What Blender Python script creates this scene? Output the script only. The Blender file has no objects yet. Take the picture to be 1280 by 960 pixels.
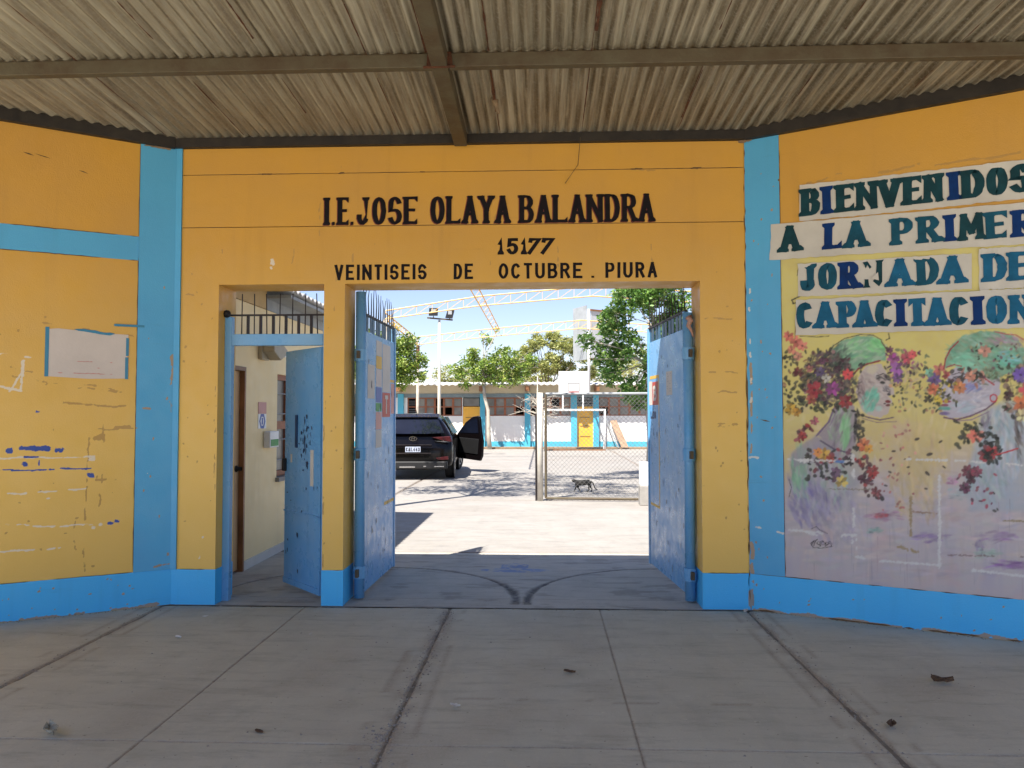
import bpy, bmesh, math, random
import numpy as np
from mathutils import Vector, Matrix

S = bpy.context.scene
C = S.collection
R = math.radians
random.seed(7)
RNG = np.random.default_rng(11)

# ------------------------------------------------------------------ camera
cam = bpy.data.cameras.new("camera")
cam.lens = 26.72
cam.sensor_width = 36
cam.clip_start = 0.05
cam.clip_end = 2000
co = bpy.data.objects.new("camera", cam)
C.objects.link(co)
co.location = (0, -5.94, 1.5)
co.rotation_euler = (R(90) + 0.0389, 0.0011, 0.0405)
S.camera = co

# ------------------------------------------------------------------ sky and sun
SUN = Vector((-.33, -.52, 1)).normalized()
elev = math.asin(SUN.z)
W = bpy.data.worlds.new("World")
S.world = W
W.use_nodes = True
nt = W.node_tree
sky = nt.nodes.new('ShaderNodeTexSky')
sky.sky_type = 'NISHITA'
sky.sun_disc = False
sky.sun_elevation = elev
sky.sun_rotation = math.atan2(SUN.x, SUN.y)
sky.air_density = 1.0
sky.dust_density = .4
sky.ozone_density = 1.6
tn = nt.nodes.new('ShaderNodeMix'); tn.data_type = 'RGBA'; tn.blend_type = 'MULTIPLY'
tn.inputs[0].default_value = 1; tn.inputs[7].default_value = (1.0, .92, 1.03, 1)
nt.links.new(sky.outputs[0], tn.inputs[6])
nt.links.new(tn.outputs[2], nt.nodes['Background'].inputs[0])
nt.nodes['Background'].inputs[1].default_value = 0.064
sl = bpy.data.lights.new("sun", 'SUN')
sl.energy = 4.2
sl.angle = R(0.55)
sl.color = (1, .95, .87)
so = bpy.data.objects.new("sun", sl)
C.objects.link(so)
so.rotation_euler = SUN.to_track_quat('Z', 'Y').to_euler()
so.location = (-10, -15, 30)
S.view_settings.view_transform = 'Standard'
S.view_settings.look = 'None'
S.view_settings.exposure = 1.6
S.view_settings.gamma = 1
S.cycles.use_denoising = True
S.cycles.max_bounces = 10
S.cycles.diffuse_bounces = 6


# ------------------------------------------------------------------ materials
def newmat(name):
    m = bpy.data.materials.new(name)
    m.use_nodes = True
    return m, m.node_tree, m.node_tree.nodes['Principled BSDF']


def lin(r, g, b):
    f = lambda c: ((c / 255 + .055) / 1.055) ** 2.4 if c > 10 else c / 255 / 12.92
    return (f(r), f(g), f(b), 1)


def noise(t, scale, detail=4, rough=.6, vec=None, dist=0):
    n = t.nodes.new('ShaderNodeTexNoise')
    n.inputs['Scale'].default_value = scale
    n.inputs['Detail'].default_value = detail
    n.inputs['Roughness'].default_value = rough
    n.inputs['Distortion'].default_value = dist
    if vec: t.links.new(vec, n.inputs['Vector'])
    return n.outputs['Fac']


def ramp(t, fac, a, b, ca=(0, 0, 0, 1), cb=(1, 1, 1, 1)):
    r = t.nodes.new('ShaderNodeValToRGB')
    r.color_ramp.elements[0].position = a
    r.color_ramp.elements[1].position = b
    r.color_ramp.elements[0].color = ca
    r.color_ramp.elements[1].color = cb
    t.links.new(fac, r.inputs[0])
    return r.outputs[0]


def mix(t, fac, a, b, mode='MIX'):
    m = t.nodes.new('ShaderNodeMix')
    m.data_type = 'RGBA'
    m.blend_type = mode
    for sock, v in ((m.inputs[0], fac), (m.inputs[6], a), (m.inputs[7], b)):
        if isinstance(v, (int, float, tuple)):
            sock.default_value = v
        else:
            t.links.new(v, sock)
    return m.outputs[2]


def coord(t, scale=(1, 1, 1), kind='Object'):
    c = t.nodes.new('ShaderNodeTexCoord')
    m = t.nodes.new('ShaderNodeMapping')
    m.inputs['Scale'].default_value = scale
    t.links.new(c.outputs[kind], m.inputs[0])
    return m.outputs[0]


def bump(t, bsdf, h, strength=.2, dist=.01):
    b = t.nodes.new('ShaderNodeBump')
    b.inputs['Strength'].default_value = strength
    b.inputs['Distance'].default_value = dist
    t.links.new(h, b.inputs['Height'])
    t.links.new(b.outputs[0], bsdf.inputs['Normal'])


def M(name, col, rough=.6, var=.15, scale=3, metal=0, bmp=.1, bscale=60, col2=None, objvar=0):
    m, t, b = newmat(name)
    v = coord(t)
    f = ramp(t, noise(t, scale, 5, .65, v), .3, .72)
    c2 = col2 or tuple(x * (1 - var * 2) for x in col[:3]) + (1,)
    out = mix(t, f, col, c2)
    if objvar:
        oi = t.nodes.new('ShaderNodeObjectInfo')
        h = t.nodes.new('ShaderNodeHueSaturation')
        mr = t.nodes.new('ShaderNodeMapRange')
        mr.inputs[3].default_value = 1 - objvar
        mr.inputs[4].default_value = 1 + objvar
        t.links.new(oi.outputs['Random'], mr.inputs[0])
        t.links.new(mr.outputs[0], h.inputs['Value'])
        t.links.new(out, h.inputs['Color'])
        out = h.outputs[0]
    t.links.new(out, b.inputs['Base Color'])
    b.inputs['Roughness'].default_value = rough
    b.inputs['Metallic'].default_value = metal
    if bmp:
        bump(t, b, noise(t, bscale, 4, .6, v), bmp, .01)
    return m


def paint(name, col, dirt=(.16, .08, .03, 1), rough=.45, dirtamt=.5, fade=None, low_light=None):
    """old wall paint: clouding, rain streaks, small chips, brushed relief"""
    m, t, b = newmat(name)
    v = coord(t)
    vs = coord(t, (2.2, 2.2, .18))
    vh = coord(t, (.35, .35, 5))
    c = mix(t, ramp(t, noise(t, 1.1, 6, .62, v), .3, .75), col, fade or tuple(x * .84 for x in col[:3]) + (1,))
    c = mix(t, ramp(t, noise(t, 3.2, 4, .6, vs), .56, .8, (0, 0, 0, 1), (.28 * dirtamt, .28 * dirtamt, .28 * dirtamt, 1)), c, dirt)
    c = mix(t, ramp(t, noise(t, 2.6, 6, .75, vh), .63, .75, (0, 0, 0, 1), (.4 * dirtamt,) * 3 + (1,)), c, dirt)
    if low_light:  # low sky light painted into the colour: paler towards the bottom
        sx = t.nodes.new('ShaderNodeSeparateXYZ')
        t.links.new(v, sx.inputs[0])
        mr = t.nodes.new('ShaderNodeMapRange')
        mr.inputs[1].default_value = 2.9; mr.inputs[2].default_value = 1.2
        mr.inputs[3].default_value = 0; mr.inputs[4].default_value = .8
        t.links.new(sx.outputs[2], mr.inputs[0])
        c = mix(t, mr.outputs[0], c, low_light)
    chips = ramp(t, noise(t, 26, 3, .5, v), .775, .79, (0, 0, 0, 1), (.6 * dirtamt + .1,) * 3 + (1,))
    c = mix(t, chips, c, dirt)
    at = t.nodes.new('ShaderNodeAttribute')
    at.attribute_name = 'wear'
    sp = t.nodes.new('ShaderNodeSeparateColor')
    t.links.new(at.outputs['Color'], sp.inputs[0])
    nf = noise(t, 55, 4, .75, v)
    for k, colr in ((0, (.42, .235, .06, 1)), (1, (.72, .66, .55, 1)), (2, (.002, .055, .32, 1))):
        ad = t.nodes.new('ShaderNodeMath'); ad.operation = 'MULTIPLY_ADD'
        t.links.new(nf, ad.inputs[0]); ad.inputs[1].default_value = .9
        sb_ = t.nodes.new('ShaderNodeMath'); sb_.operation = 'SUBTRACT'
        t.links.new(sp.outputs[k], sb_.inputs[0]); sb_.inputs[1].default_value = .45
        t.links.new(sb_.outputs[0], ad.inputs[2])
        c = mix(t, ramp(t, ad.outputs[0], .40, .62, (0, 0, 0, 1), ((.97,) * 3 if k == 2 else (.8,) * 3) + (1,)), c, colr)
    t.links.new(c, b.inputs['Base Color'])
    t.links.new(ramp(t, noise(t, 7, 4, .6, v), .3, .7, (rough - .12,) * 3 + (1,), (rough + .2,) * 3 + (1,)), b.inputs['Roughness'])
    bump(t, b, mix(t, .5, noise(t, 14, 5, .6, v), noise(t, 120, 3, .6, v)), .30, .010)
    return m


YEL = (.62, .318, .034, 1)
BLU = (.085, .40, .66, 1)
BLS = (.065, .49, .88, 1)
m_yellow = paint("yellow_wall_paint", YEL, fade=(.54, .285, .055, 1), low_light=(.82, .53, .12, 1))
m_blue = paint("blue_wall_paint", BLU, dirt=(.05, .1, .14, 1), fade=(.075, .34, .60, 1))
m_skirt = paint("blue_skirting_paint", BLS, dirt=(.05, .1, .14, 1), fade=(.055, .44, .84, 1))
m_gate = paint("blue_gate_paint", (.075, .33, .66, 1), dirt=(.04, .09, .17, 1), rough=.30, dirtamt=.9, fade=(.24, .42, .60, 1))
m_cream = paint("cream_wall_paint", (.90, .70, .36, 1), dirt=(.2, .14, .08, 1), dirtamt=.35)
m_white = paint("white_wall_paint", (.80, .80, .77, 1), dirt=(.4, .36, .3, 1), dirtamt=.5)
m_fascia = paint("cream_fascia_paint", (.55, .48, .34, 1), dirt=(.2, .15, .1, 1))
m_turq = paint("turquoise_paint", (.07, .40, .55, 1), dirt=(.1, .2, .2, 1))
m_ydoor = paint("yellow_door_paint", (.85, .45, .05, 1), dirt=(.3, .15, .03, 1))
m_blackpaint = M("black_lettering_paint", (.012, .008, .010, 1), .5, .3, 20)
m_redpaint = M("dark_red_lettering_paint", (.20, .028, .02, 1), .5, .2, 20)
m_scrape_w = M("bare_white_undercoat", (.62, .60, .55, 1), .7, .12, 30)
m_scrape_b = M("old_dark_blue_paint", (.012, .05, .30, 1), .45, .2, 30)
m_scrape_d = M("brown_glue_residue", (.27, .13, .035, 1), .8, .2, 40)
m_crack = M("dark_joint_line", (.15, .085, .035, 1), .9, .2, 30)
m_paper = M("aged_white_paper", (.60, .56, .49, 1), .7, .08, 4, bmp=.25, bscale=9)
m_paper2 = M("pinkish_notice_paper", (.62, .54, .48, 1), .65, .06, 4)
m_tape = M("blue_tape", (.03, .22, .36, 1), .4, .1, 10)
m_foilT = M("teal_card_letters", (.012, .10, .16, 1), .4, .3, 8, bmp=.1, bscale=20)
m_foilG = M("dark_green_card_letters", (.010, .060, .075, 1), .4, .3, 8, bmp=.1, bscale=20)
m_foilB = M("navy_card_letters", (.003, .038, .17, 1), .4, .25, 8)
m_foilL = M("mid_blue_card_letters", (.014, .135, .26, 1), .4, .25, 8)
m_steel = M("rusty_steel", (.080, .052, .028, 1), .65, .3, 6, .25, .3, 40, col2=(.115, .10, .062, 1))
m_darksteel = M("black_angle_steel", (.035, .027, .02, 1), .6, .3, 9, .2, col2=(.012, .010, .009, 1))
m_rod = M("dark_rusty_rod", (.05, .04, .04, 1), .6, .3, 9, .5)
m_wood = M("varnished_brown_wood", (.30, .13, .05, 1), .45, .25, 3)
m_winwood = M("red_brown_window_frame", (.33, .11, .045, 1), .55, .2, 5)
m_doorwood = M("pale_plywood_door", (.62, .38, .18, 1), .5, .15, 2)
m_dark = M("dark_interior", (.012, .010, .010, 1), .8, .2, 3)
m_black = M("black_plastic", (.007, .007, .0075, 1), .55, .2, 8)
m_whitepl = M("white_enamel", (.80, .80, .78, 1), .4, .04, 4)
m_greypl = M("grey_board", (.33, .35, .36, 1), .6, .15, 3)
m_yellowsteel = M("yellow_truss_paint", (.84, .50, .12, 1), .5, .15, 3)
m_green = M("green_label", (.03, .30, .06, 1), .5, .1, 5)
m_redlab = M("red_label", (.50, .06, .035, 1), .5, .1, 5)
m_bluelab = M("blue_label", (.08, .14, .42, 1), .5, .1, 5)
m_yellab = M("yellow_stripe", (.70, .42, .04, 1), .5, .1, 5)
m_pinklab = M("pink_label", (.62, .30, .26, 1), .5, .1, 5)
m_bark = M("brown_bark", (.20, .14, .09, 1), .9, .25, 6, bmp=.6, bscale=25)
m_palebark = M("pale_bark", (.50, .45, .37, 1), .85, .2, 7, bmp=.4, bscale=30)
m_dryleaf = M("dry_leaf", (.13, .075, .04, 1), .8, .3, 20)
m_pebble = M("pale_pebble", (.42, .39, .34, 1), .8, .2, 20, objvar=.3)
m_conc = M("grey_concrete", (.33, .31, .28, 1), .85, .15, 5, bmp=.3)
m_tile = M("white_skirting_tile", (.62, .60, .55, 1), .25, .06, 5)


def concrete(name, c1, c2, dirt, blue=None):
    """worn concrete; attribute 'wear' paints dirt (r) and blue paint (g)"""
    m, t, b = newmat(name)
    v = coord(t, kind='Object')
    vs = coord(t, (1, .35, 1))
    c = mix(t, ramp(t, noise(t, 1.3, 7, .65, v), .32, .7), c1, c2)
    c = mix(t, ramp(t, noise(t, 5, 6, .7, vs), .52, .8, (0, 0, 0, 1), (.45,) * 3 + (1,)), c, tuple(x * .62 for x in c2[:3]) + (1,))
    c = mix(t, ramp(t, noise(t, 90, 3, .7, v), .35, .75, (0, 0, 0, 1), (.35,) * 3 + (1,)), c, tuple(x * .7 for x in c1[:3]) + (1,))
    c = mix(t, ramp(t, noise(t, 38, 2, .5, v), .71, .74, (0, 0, 0, 1), (.6,) * 3 + (1,)), c, (.06, .05, .04, 1))
    c = mix(t, ramp(t, noise(t, 1.0, 8, .8, coord(t, (1.6, 8, 1))), .50, .66, (0, 0, 0, 1), (.50,) * 3 + (1,)), c, tuple(x * .55 for x in c2[:3]) + (1,))
    c = mix(t, ramp(t, noise(t, 14, 5, .8, coord(t, (1, 2, 1))), .60, .68, (0, 0, 0, 1), (.35,) * 3 + (1,)), c, tuple(min(1, x * 1.35) for x in c1[:3]) + (1,))
    a = t.nodes.new('ShaderNodeAttribute')
    a.attribute_name = 'wear'
    sp = t.nodes.new('ShaderNodeSeparateColor')
    t.links.new(a.outputs['Color'], sp.inputs[0])
    grit = ramp(t, noise(t, 60, 4, .8, v), .3, .75, dirt, tuple(x * 3.2 for x in dirt[:3]) + (1,))
    c = mix(t, sp.outputs[0], c, grit)
    c = mix(t, sp.outputs[1], c, blue or (.05, .16, .42, 1))
    t.links.new(c, b.inputs['Base Color'])
    t.links.new(ramp(t, noise(t, 4, 4, .6, v), .3, .7, (.55,) * 3 + (1,), (.85,) * 3 + (1,)), b.inputs['Roughness'])
    bump(t, b, mix(t, .6, noise(t, 30, 5, .7, v), noise(t, 170, 3, .7, v)), .35, .006)
    return m


m_porch = concrete("porch_concrete", (.54, .515, .405, 1), (.45, .43, .335, 1), (.15, .125, .095, 1))
m_apron = concrete("bluish_apron_concrete", (.50, .46, .38, 1), (.38, .36, .31, 1), (.045, .040, .035, 1))
m_court = concrete("sun_bleached_concrete", (.32, .30, .275, 1), (.27, .25, .225, 1), (.09, .07, .055, 1))
m_sand = M("sandy_ground", (.50, .44, .35, 1), .9, .15, .6, bmp=.4, bscale=20)
m_dirtstrip = M("brown_dirt", (.30, .20, .12, 1), .9, .25, 3, bmp=.5, bscale=20)


def sheetmetal():
    m, t, b = newmat("grimy_banded_sheet")
    v = coord(t)
    vs = coord(t, (13, .55, 1))
    oi = t.nodes.new('ShaderNodeObjectInfo')
    base = ramp(t, oi.outputs['Random'], 0, 1, (.36, .325, .24, 1), (.50, .455, .35, 1))
    c = mix(t, ramp(t, noise(t, 1.6, 6, .7, vs), .34, .7), base, (.15, .11, .07, 1))
    wv = t.nodes.new('ShaderNodeTexWave')
    wv.bands_direction = 'X'; wv.wave_profile = 'SIN'
    wv.inputs['Scale'].default_value = 2 * math.pi / 20 / .076 / 1.0
    wv.inputs['Distortion'].default_value = .6
    wv.inputs['Detail Scale'].default_value = 1.5
    t.links.new(coord(t, (1, .15, 1)), wv.inputs['Vector'])
    rib_band = mix(t, ramp(t, noise(t, 3, 4, .6, vs), .3, .6), (0, 0, 0, 1), ramp(t, wv.outputs['Fac'], .35, .85))  # darker bands following the corrugation, broken up by noise
    c = mix(t, rib_band, c, (.095, .072, .042, 1))
    c = mix(t, ramp(t, noise(t, 45, 4, .75, v), .5, .72, (0, 0, 0, 1), (.5,) * 3 + (1,)), c, (.36, .34, .29, 1))
    c = mix(t, ramp(t, noise(t, 2.2, 5, .7, coord(t, (4, .8, 1))), .66, .78, (0, 0, 0, 1), (.6,) * 3 + (1,)), c, (.13, .055, .022, 1))
    t.links.new(c, b.inputs['Base Color'])
    b.inputs['Metallic'].default_value = .15
    b.inputs['Roughness'].default_value = .62
    bump(t, b, noise(t, 70, 4, .7, v), .2, .004)
    return m


m_sheet = sheetmetal()
m_whiteroof = M("white_roof_sheet", (.72, .70, .66, 1), .6, .12, 1.5)
m_rust_seam = M("flaking_rust_seam_shade", (.12, .04, .015, 1), .9, .35, 25, bmp=.8, bscale=60)


def leafmat(name, a, b_, c_):
    m, t, b = newmat(name)
    g = t.nodes.new('ShaderNodeNewGeometry')
    r = t.nodes.new('ShaderNodeValToRGB')
    e = r.color_ramp.elements
    e[0].color = a
    e[1].color = c_
    e.new(.55).color = b_
    t.links.new(g.outputs['Random Per Island'], r.inputs[0])
    t.links.new(r.outputs[0], b.inputs['Base Color'])
    b.inputs['Roughness'].default_value = .5
    tr = t.nodes.new('ShaderNodeBsdfTranslucent')
    ms = t.nodes.new('ShaderNodeMixShader')
    ms.inputs[0].default_value = .35
    t.links.new(r.outputs[0], tr.inputs[0])
    t.links.new(b.outputs[0], ms.inputs[1])
    t.links.new(tr.outputs[0], ms.inputs[2])
    t.links.new(ms.outputs[0], t.nodes['Material Output'].inputs[0])
    return m


m_leafdark = leafmat("glossy_dark_leaves", (.05, .13, .025, 1), (.14, .29, .05, 1), (.32, .44, .12, 1))
m_leafmid = leafmat("fresh_green_leaves", (.08, .16, .025, 1), (.20, .30, .045, 1), (.38, .44, .09, 1))
m_leafpale = leafmat("pale_yellow_green_leaves", (.18, .22, .06, 1), (.32, .34, .10, 1), (.44, .42, .15, 1))


def glassmat(name, col, rough=.08):
    m, t, b = newmat(name)
    v = coord(t)
    t.links.new(mix(t, ramp(t, noise(t, 2, 3, .5, v), .3, .7), col, tuple(x * .5 for x in col[:3]) + (1,)), b.inputs['Base Color'])
    b.inputs['Roughness'].default_value = rough
    b.inputs['Specular IOR Level'].default_value = .8
    return m


m_pane = glassmat("dusty_window_pane", (.20, .19, .165, 1), .35)
m_carglass = glassmat("dark_car_glass", (.006, .008, .016, 1), .05)
m_carpaint, t_, b_ = newmat("black_car_paint")
b_.inputs['Base Color'].default_value = (.006, .0045, .005, 1)
b_.inputs['Roughness'].default_value = .18
b_.inputs['Specular IOR Level'].default_value = .22
b_.inputs['Coat Weight'].default_value = .10
b_.inputs['Coat Roughness'].default_value = .03
t_.links.new(mix(t_, ramp(t_, noise(t_, 40, 3, .5, coord(t_)), .5, .9), (.003, .0022, .0025, 1), (.008, .006, .006, 1)), b_.inputs['Base Color'])
m_rubber = M("tyre_rubber", (.018, .017, .016, 1), .85, .2, 10)
m_alloy = M("alloy_rim", (.55, .55, .56, 1), .3, .1, 5, .9)
m_tail = M("dark_red_tail_light", (.06, .004, .006, 1), .25, .2, 6)
m_chrome = M("chrome", (.7, .7, .72, 1), .15, .05, 6, 1, 0)
m_redseat = M("dark_red_upholstery", (.10, .02, .015, 1), .5, .3, 5)


def catmat():
    m, t, b = newmat("tabby_fur")
    v = coord(t, (9, 2, 2))
    c = ramp(t, noise(t, 3, 4, .7, v, 1.5), .42, .6, (.005, .0045, .004, 1), (.035, .030, .024, 1))
    t.links.new(c, b.inputs['Base Color'])
    b.inputs['Roughness'].default_value = .9
    return m


m_cat = catmat()


def vcolmat(name, rough=.6):
    m, t, b = newmat(name)
    a = t.nodes.new('ShaderNodeAttribute')
    a.attribute_name = 'paint'
    v = coord(t)
    c = mix(t, ramp(t, noise(t, 22, 5, .75, v), .42, .75, (0, 0, 0, 1), (.16,) * 3 + (1,)), a.outputs['Color'], (.5, .46, .42, 1))
    t.links.new(c, b.inputs['Base Color'])
    b.inputs['Roughness'].default_value = rough
    bump(t, b, noise(t, 60, 5, .6, v), .15, .006)
    return m


m_mural = vcolmat("mural_paint")


for m_ in (m_foilT, m_foilG, m_foilB, m_foilL, m_blackpaint):
    m_.node_tree.nodes['Principled BSDF'].inputs['Specular IOR Level'].default_value = .15
    m_.node_tree.nodes['Principled BSDF'].inputs['Roughness'].default_value = .6
# ------------------------------------------------------------------ mesh helpers
class MB:
    def __init__(s):
        s.v = []
        s.f = []

    def add(s, vs, fs):
        n = len(s.v)
        s.v += [tuple(p) for p in vs]
        s.f += [tuple(i + n for i in f) for f in fs]

    def box(s, x0, x1, y0, y1, z0, z1):
        s.add([(x, y, z) for z in (z0, z1) for y in (y0, y1) for x in (x0, x1)],
              [(0, 2, 3, 1), (4, 5, 7, 6), (0, 1, 5, 4), (2, 6, 7, 3), (0, 4, 6, 2), (1, 3, 7, 5)])

    def bar(s, a, b, w, h=None, n=4, up=(0, 0, 1), w2=None):
        """straight bar from a to b; n sided (4 = square), w wide"""
        a = Vector(a); b = Vector(b)
        h = h or w
        w2 = w2 or w
        d = (b - a).normalized()
        u = Vector(up)
        if abs(d.dot(u)) > .98: u = Vector((1, 0, 0))
        x = d.cross(u).normalized()
        z = x.cross(d)
        vs = []
        for p, k in ((a, 1), (b, w2 / w)):
            for i in range(n):
                t = 2 * math.pi * (i + .5) / n
                r = .7071 if n == 4 else .5
                vs.append(p + x * math.cos(t) * w * r * k + z * math.sin(t) * h * r * k)
        fs = [(i, (i + 1) % n, n + (i + 1) % n, n + i) for i in range(n)]
        fs += [tuple(range(n))[::-1], tuple(range(n, 2 * n))]
        s.add(vs, fs)

    def tube(s, pts, r0, r1=None, n=7):
        pts = [Vector(p) for p in pts]
        r1 = r0 if r1 is None else r1
        vs = []
        for i, p in enumerate(pts):
            d = (pts[min(i + 1, len(pts) - 1)] - pts[max(i - 1, 0)]).normalized()
            u = Vector((0, 0, 1)) if abs(d.z) < .9 else Vector((1, 0, 0))
            x = d.cross(u).normalized()
            z = x.cross(d)
            r = r0 + (r1 - r0) * i / (len(pts) - 1)
            for k in range(n):
                t = 2 * math.pi * k / n
                vs.append(p + x * math.cos(t) * r + z * math.sin(t) * r)
        fs = []
        for i in range(len(pts) - 1):
            for k in range(n):
                fs.append((i * n + k, i * n + (k + 1) % n, (i + 1) * n + (k + 1) % n, (i + 1) * n + k))
        fs += [tuple(range(n))[::-1], tuple(range((len(pts) - 1) * n, len(pts) * n))]
        s.add(vs, fs)

    def prism(s, poly, o, u, v, n, th):
        """2-D polygon extruded by th along n from plane (o,u,v)"""
        o, u, v, n = map(Vector, (o, u, v, n))
        k = len(poly)
        vs = [o + u * a + v * b for a, b in poly] + [o + u * a + v * b + n * th for a, b in poly]
        fs = [tuple(range(k))[::-1], tuple(range(k, 2 * k))] + [(i, (i + 1) % k, k + (i + 1) % k, k + i) for i in range(k)]
        s.add(vs, fs)

    def lathe(s, prof, o, axis, n=20):
        """profile (r, h) around axis through o"""
        o = Vector(o); a = Vector(axis).normalized()
        x = a.cross(Vector((0, 0, 1)) if abs(a.z) < .9 else Vector((1, 0, 0))).normalized()
        y = a.cross(x)
        vs = [o + a * h + (x * math.cos(2 * math.pi * k / n) + y * math.sin(2 * math.pi * k / n)) * r for r, h in prof for k in range(n)]
        fs = [(i * n + k, i * n + (k + 1) % n, (i + 1) * n + (k + 1) % n, (i + 1) * n + k) for i in range(len(prof) - 1) for k in range(n)]
        s.add(vs, fs)

    def build(s, name, mat, parent=None, smooth=False, bevel=0):
        me = bpy.data.meshes.new(name)
        me.from_pydata(s.v, [], s.f)
        me.update()
        o = bpy.data.objects.new(name, me)
        C.objects.link(o)
        me.materials.append(mat)
        if smooth:
            me.polygons.foreach_set('use_smooth', [True] * len(me.polygons))
        bm = bmesh.new()
        bm.from_mesh(me)
        bmesh.ops.recalc_face_normals(bm, faces=bm.faces)
        bm.to_mesh(me)
        bm.free()
        if bevel:
            b = o.modifiers.new("bevel", 'BEVEL')
            b.width = bevel
            b.segments = 2
            b.limit_method = 'ANGLE'
        if parent: o.parent = parent
        if name in SMALL: o['kind'] = 'stuff'
        return o


SMALL = {'scuff_mark', 'paint_chip', 'faded_writing', 'dirt_line', 'glue_residue', 'bare_patch', 'old_blue_paint', 'filler_patch', 'printed_text', 'rust_and_seam_shade', 'dust_clump', 'twigs', 'web_bars'}


def thing(name, label, cat, loc=(0, 0, 0), rz=0, group=None):
    o = bpy.data.objects.new(name, None)
    C.objects.link(o)
    o.location = loc
    o.rotation_euler = (0, 0, rz)
    o.empty_display_size = .1
    return tag(o, label, cat, group)


def tag(o, label=None, cat=None, group=None, kind=None):
    if label: o['label'] = label
    if cat: o['category'] = cat
    if group: o['group'] = group
    if kind: o['kind'] = kind
    return o


def one(name, mat, label, cat, group=None, loc=(0, 0, 0), **k):
    """a thing that is a single mesh; returns a function taking a filled MB"""
    def f(mb):
        o = mb.build(name, mat, **k)
        o.location = loc
        return tag(o, label, cat, group)
    return f


class Plane:
    """a wall plane: origin, u (to the right as seen), v up, n towards the viewer"""
    def __init__(s, o, u, n):
        s.o = Vector(o); s.u = Vector(u).normalized(); s.v = Vector((0, 0, 1)); s.n = Vector(n).normalized()

    def p(s, a, b, d=0):
        return s.o + s.u * a + s.v * b + s.n * d

    def box(s, mb, a0, a1, b0, b1, d0, d1):
        mb.add([s.p(a, b, d) for b in (b0, b1) for d in (d0, d1) for a in (a0, a1)],
               [(0, 2, 3, 1), (4, 5, 7, 6), (0, 1, 5, 4), (2, 6, 7, 3), (0, 4, 6, 2), (1, 3, 7, 5)])

    def poly(s, mb, pts, d):
        mb.add([s.p(a, b, d) for a, b in pts], [tuple(range(len(pts)))])


FR = Plane((0, 0, 0), (1, 0, 0), (0, -1, 0))
AL, AR = .5295, .457
# the left wall: u runs towards the corner, a = 0 at the corner (negative to the left)
LW = Plane((-2.937, 0, 0), (math.cos(AL), math.sin(AL), 0), (math.sin(AL), -math.cos(AL), 0))
RW = Plane((1.576, 0, 0), (math.cos(AR), -math.sin(AR), 0), (-math.sin(AR), -math.cos(AR), 0))


def arc(cx, cy, rx, ry, a0, a1, n=9):
    return [(cx + rx * math.cos(R(a0 + (a1 - a0) * i / n)), cy + ry * math.sin(R(a0 + (a1 - a0) * i / n))) for i in range(n + 1)]


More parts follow.
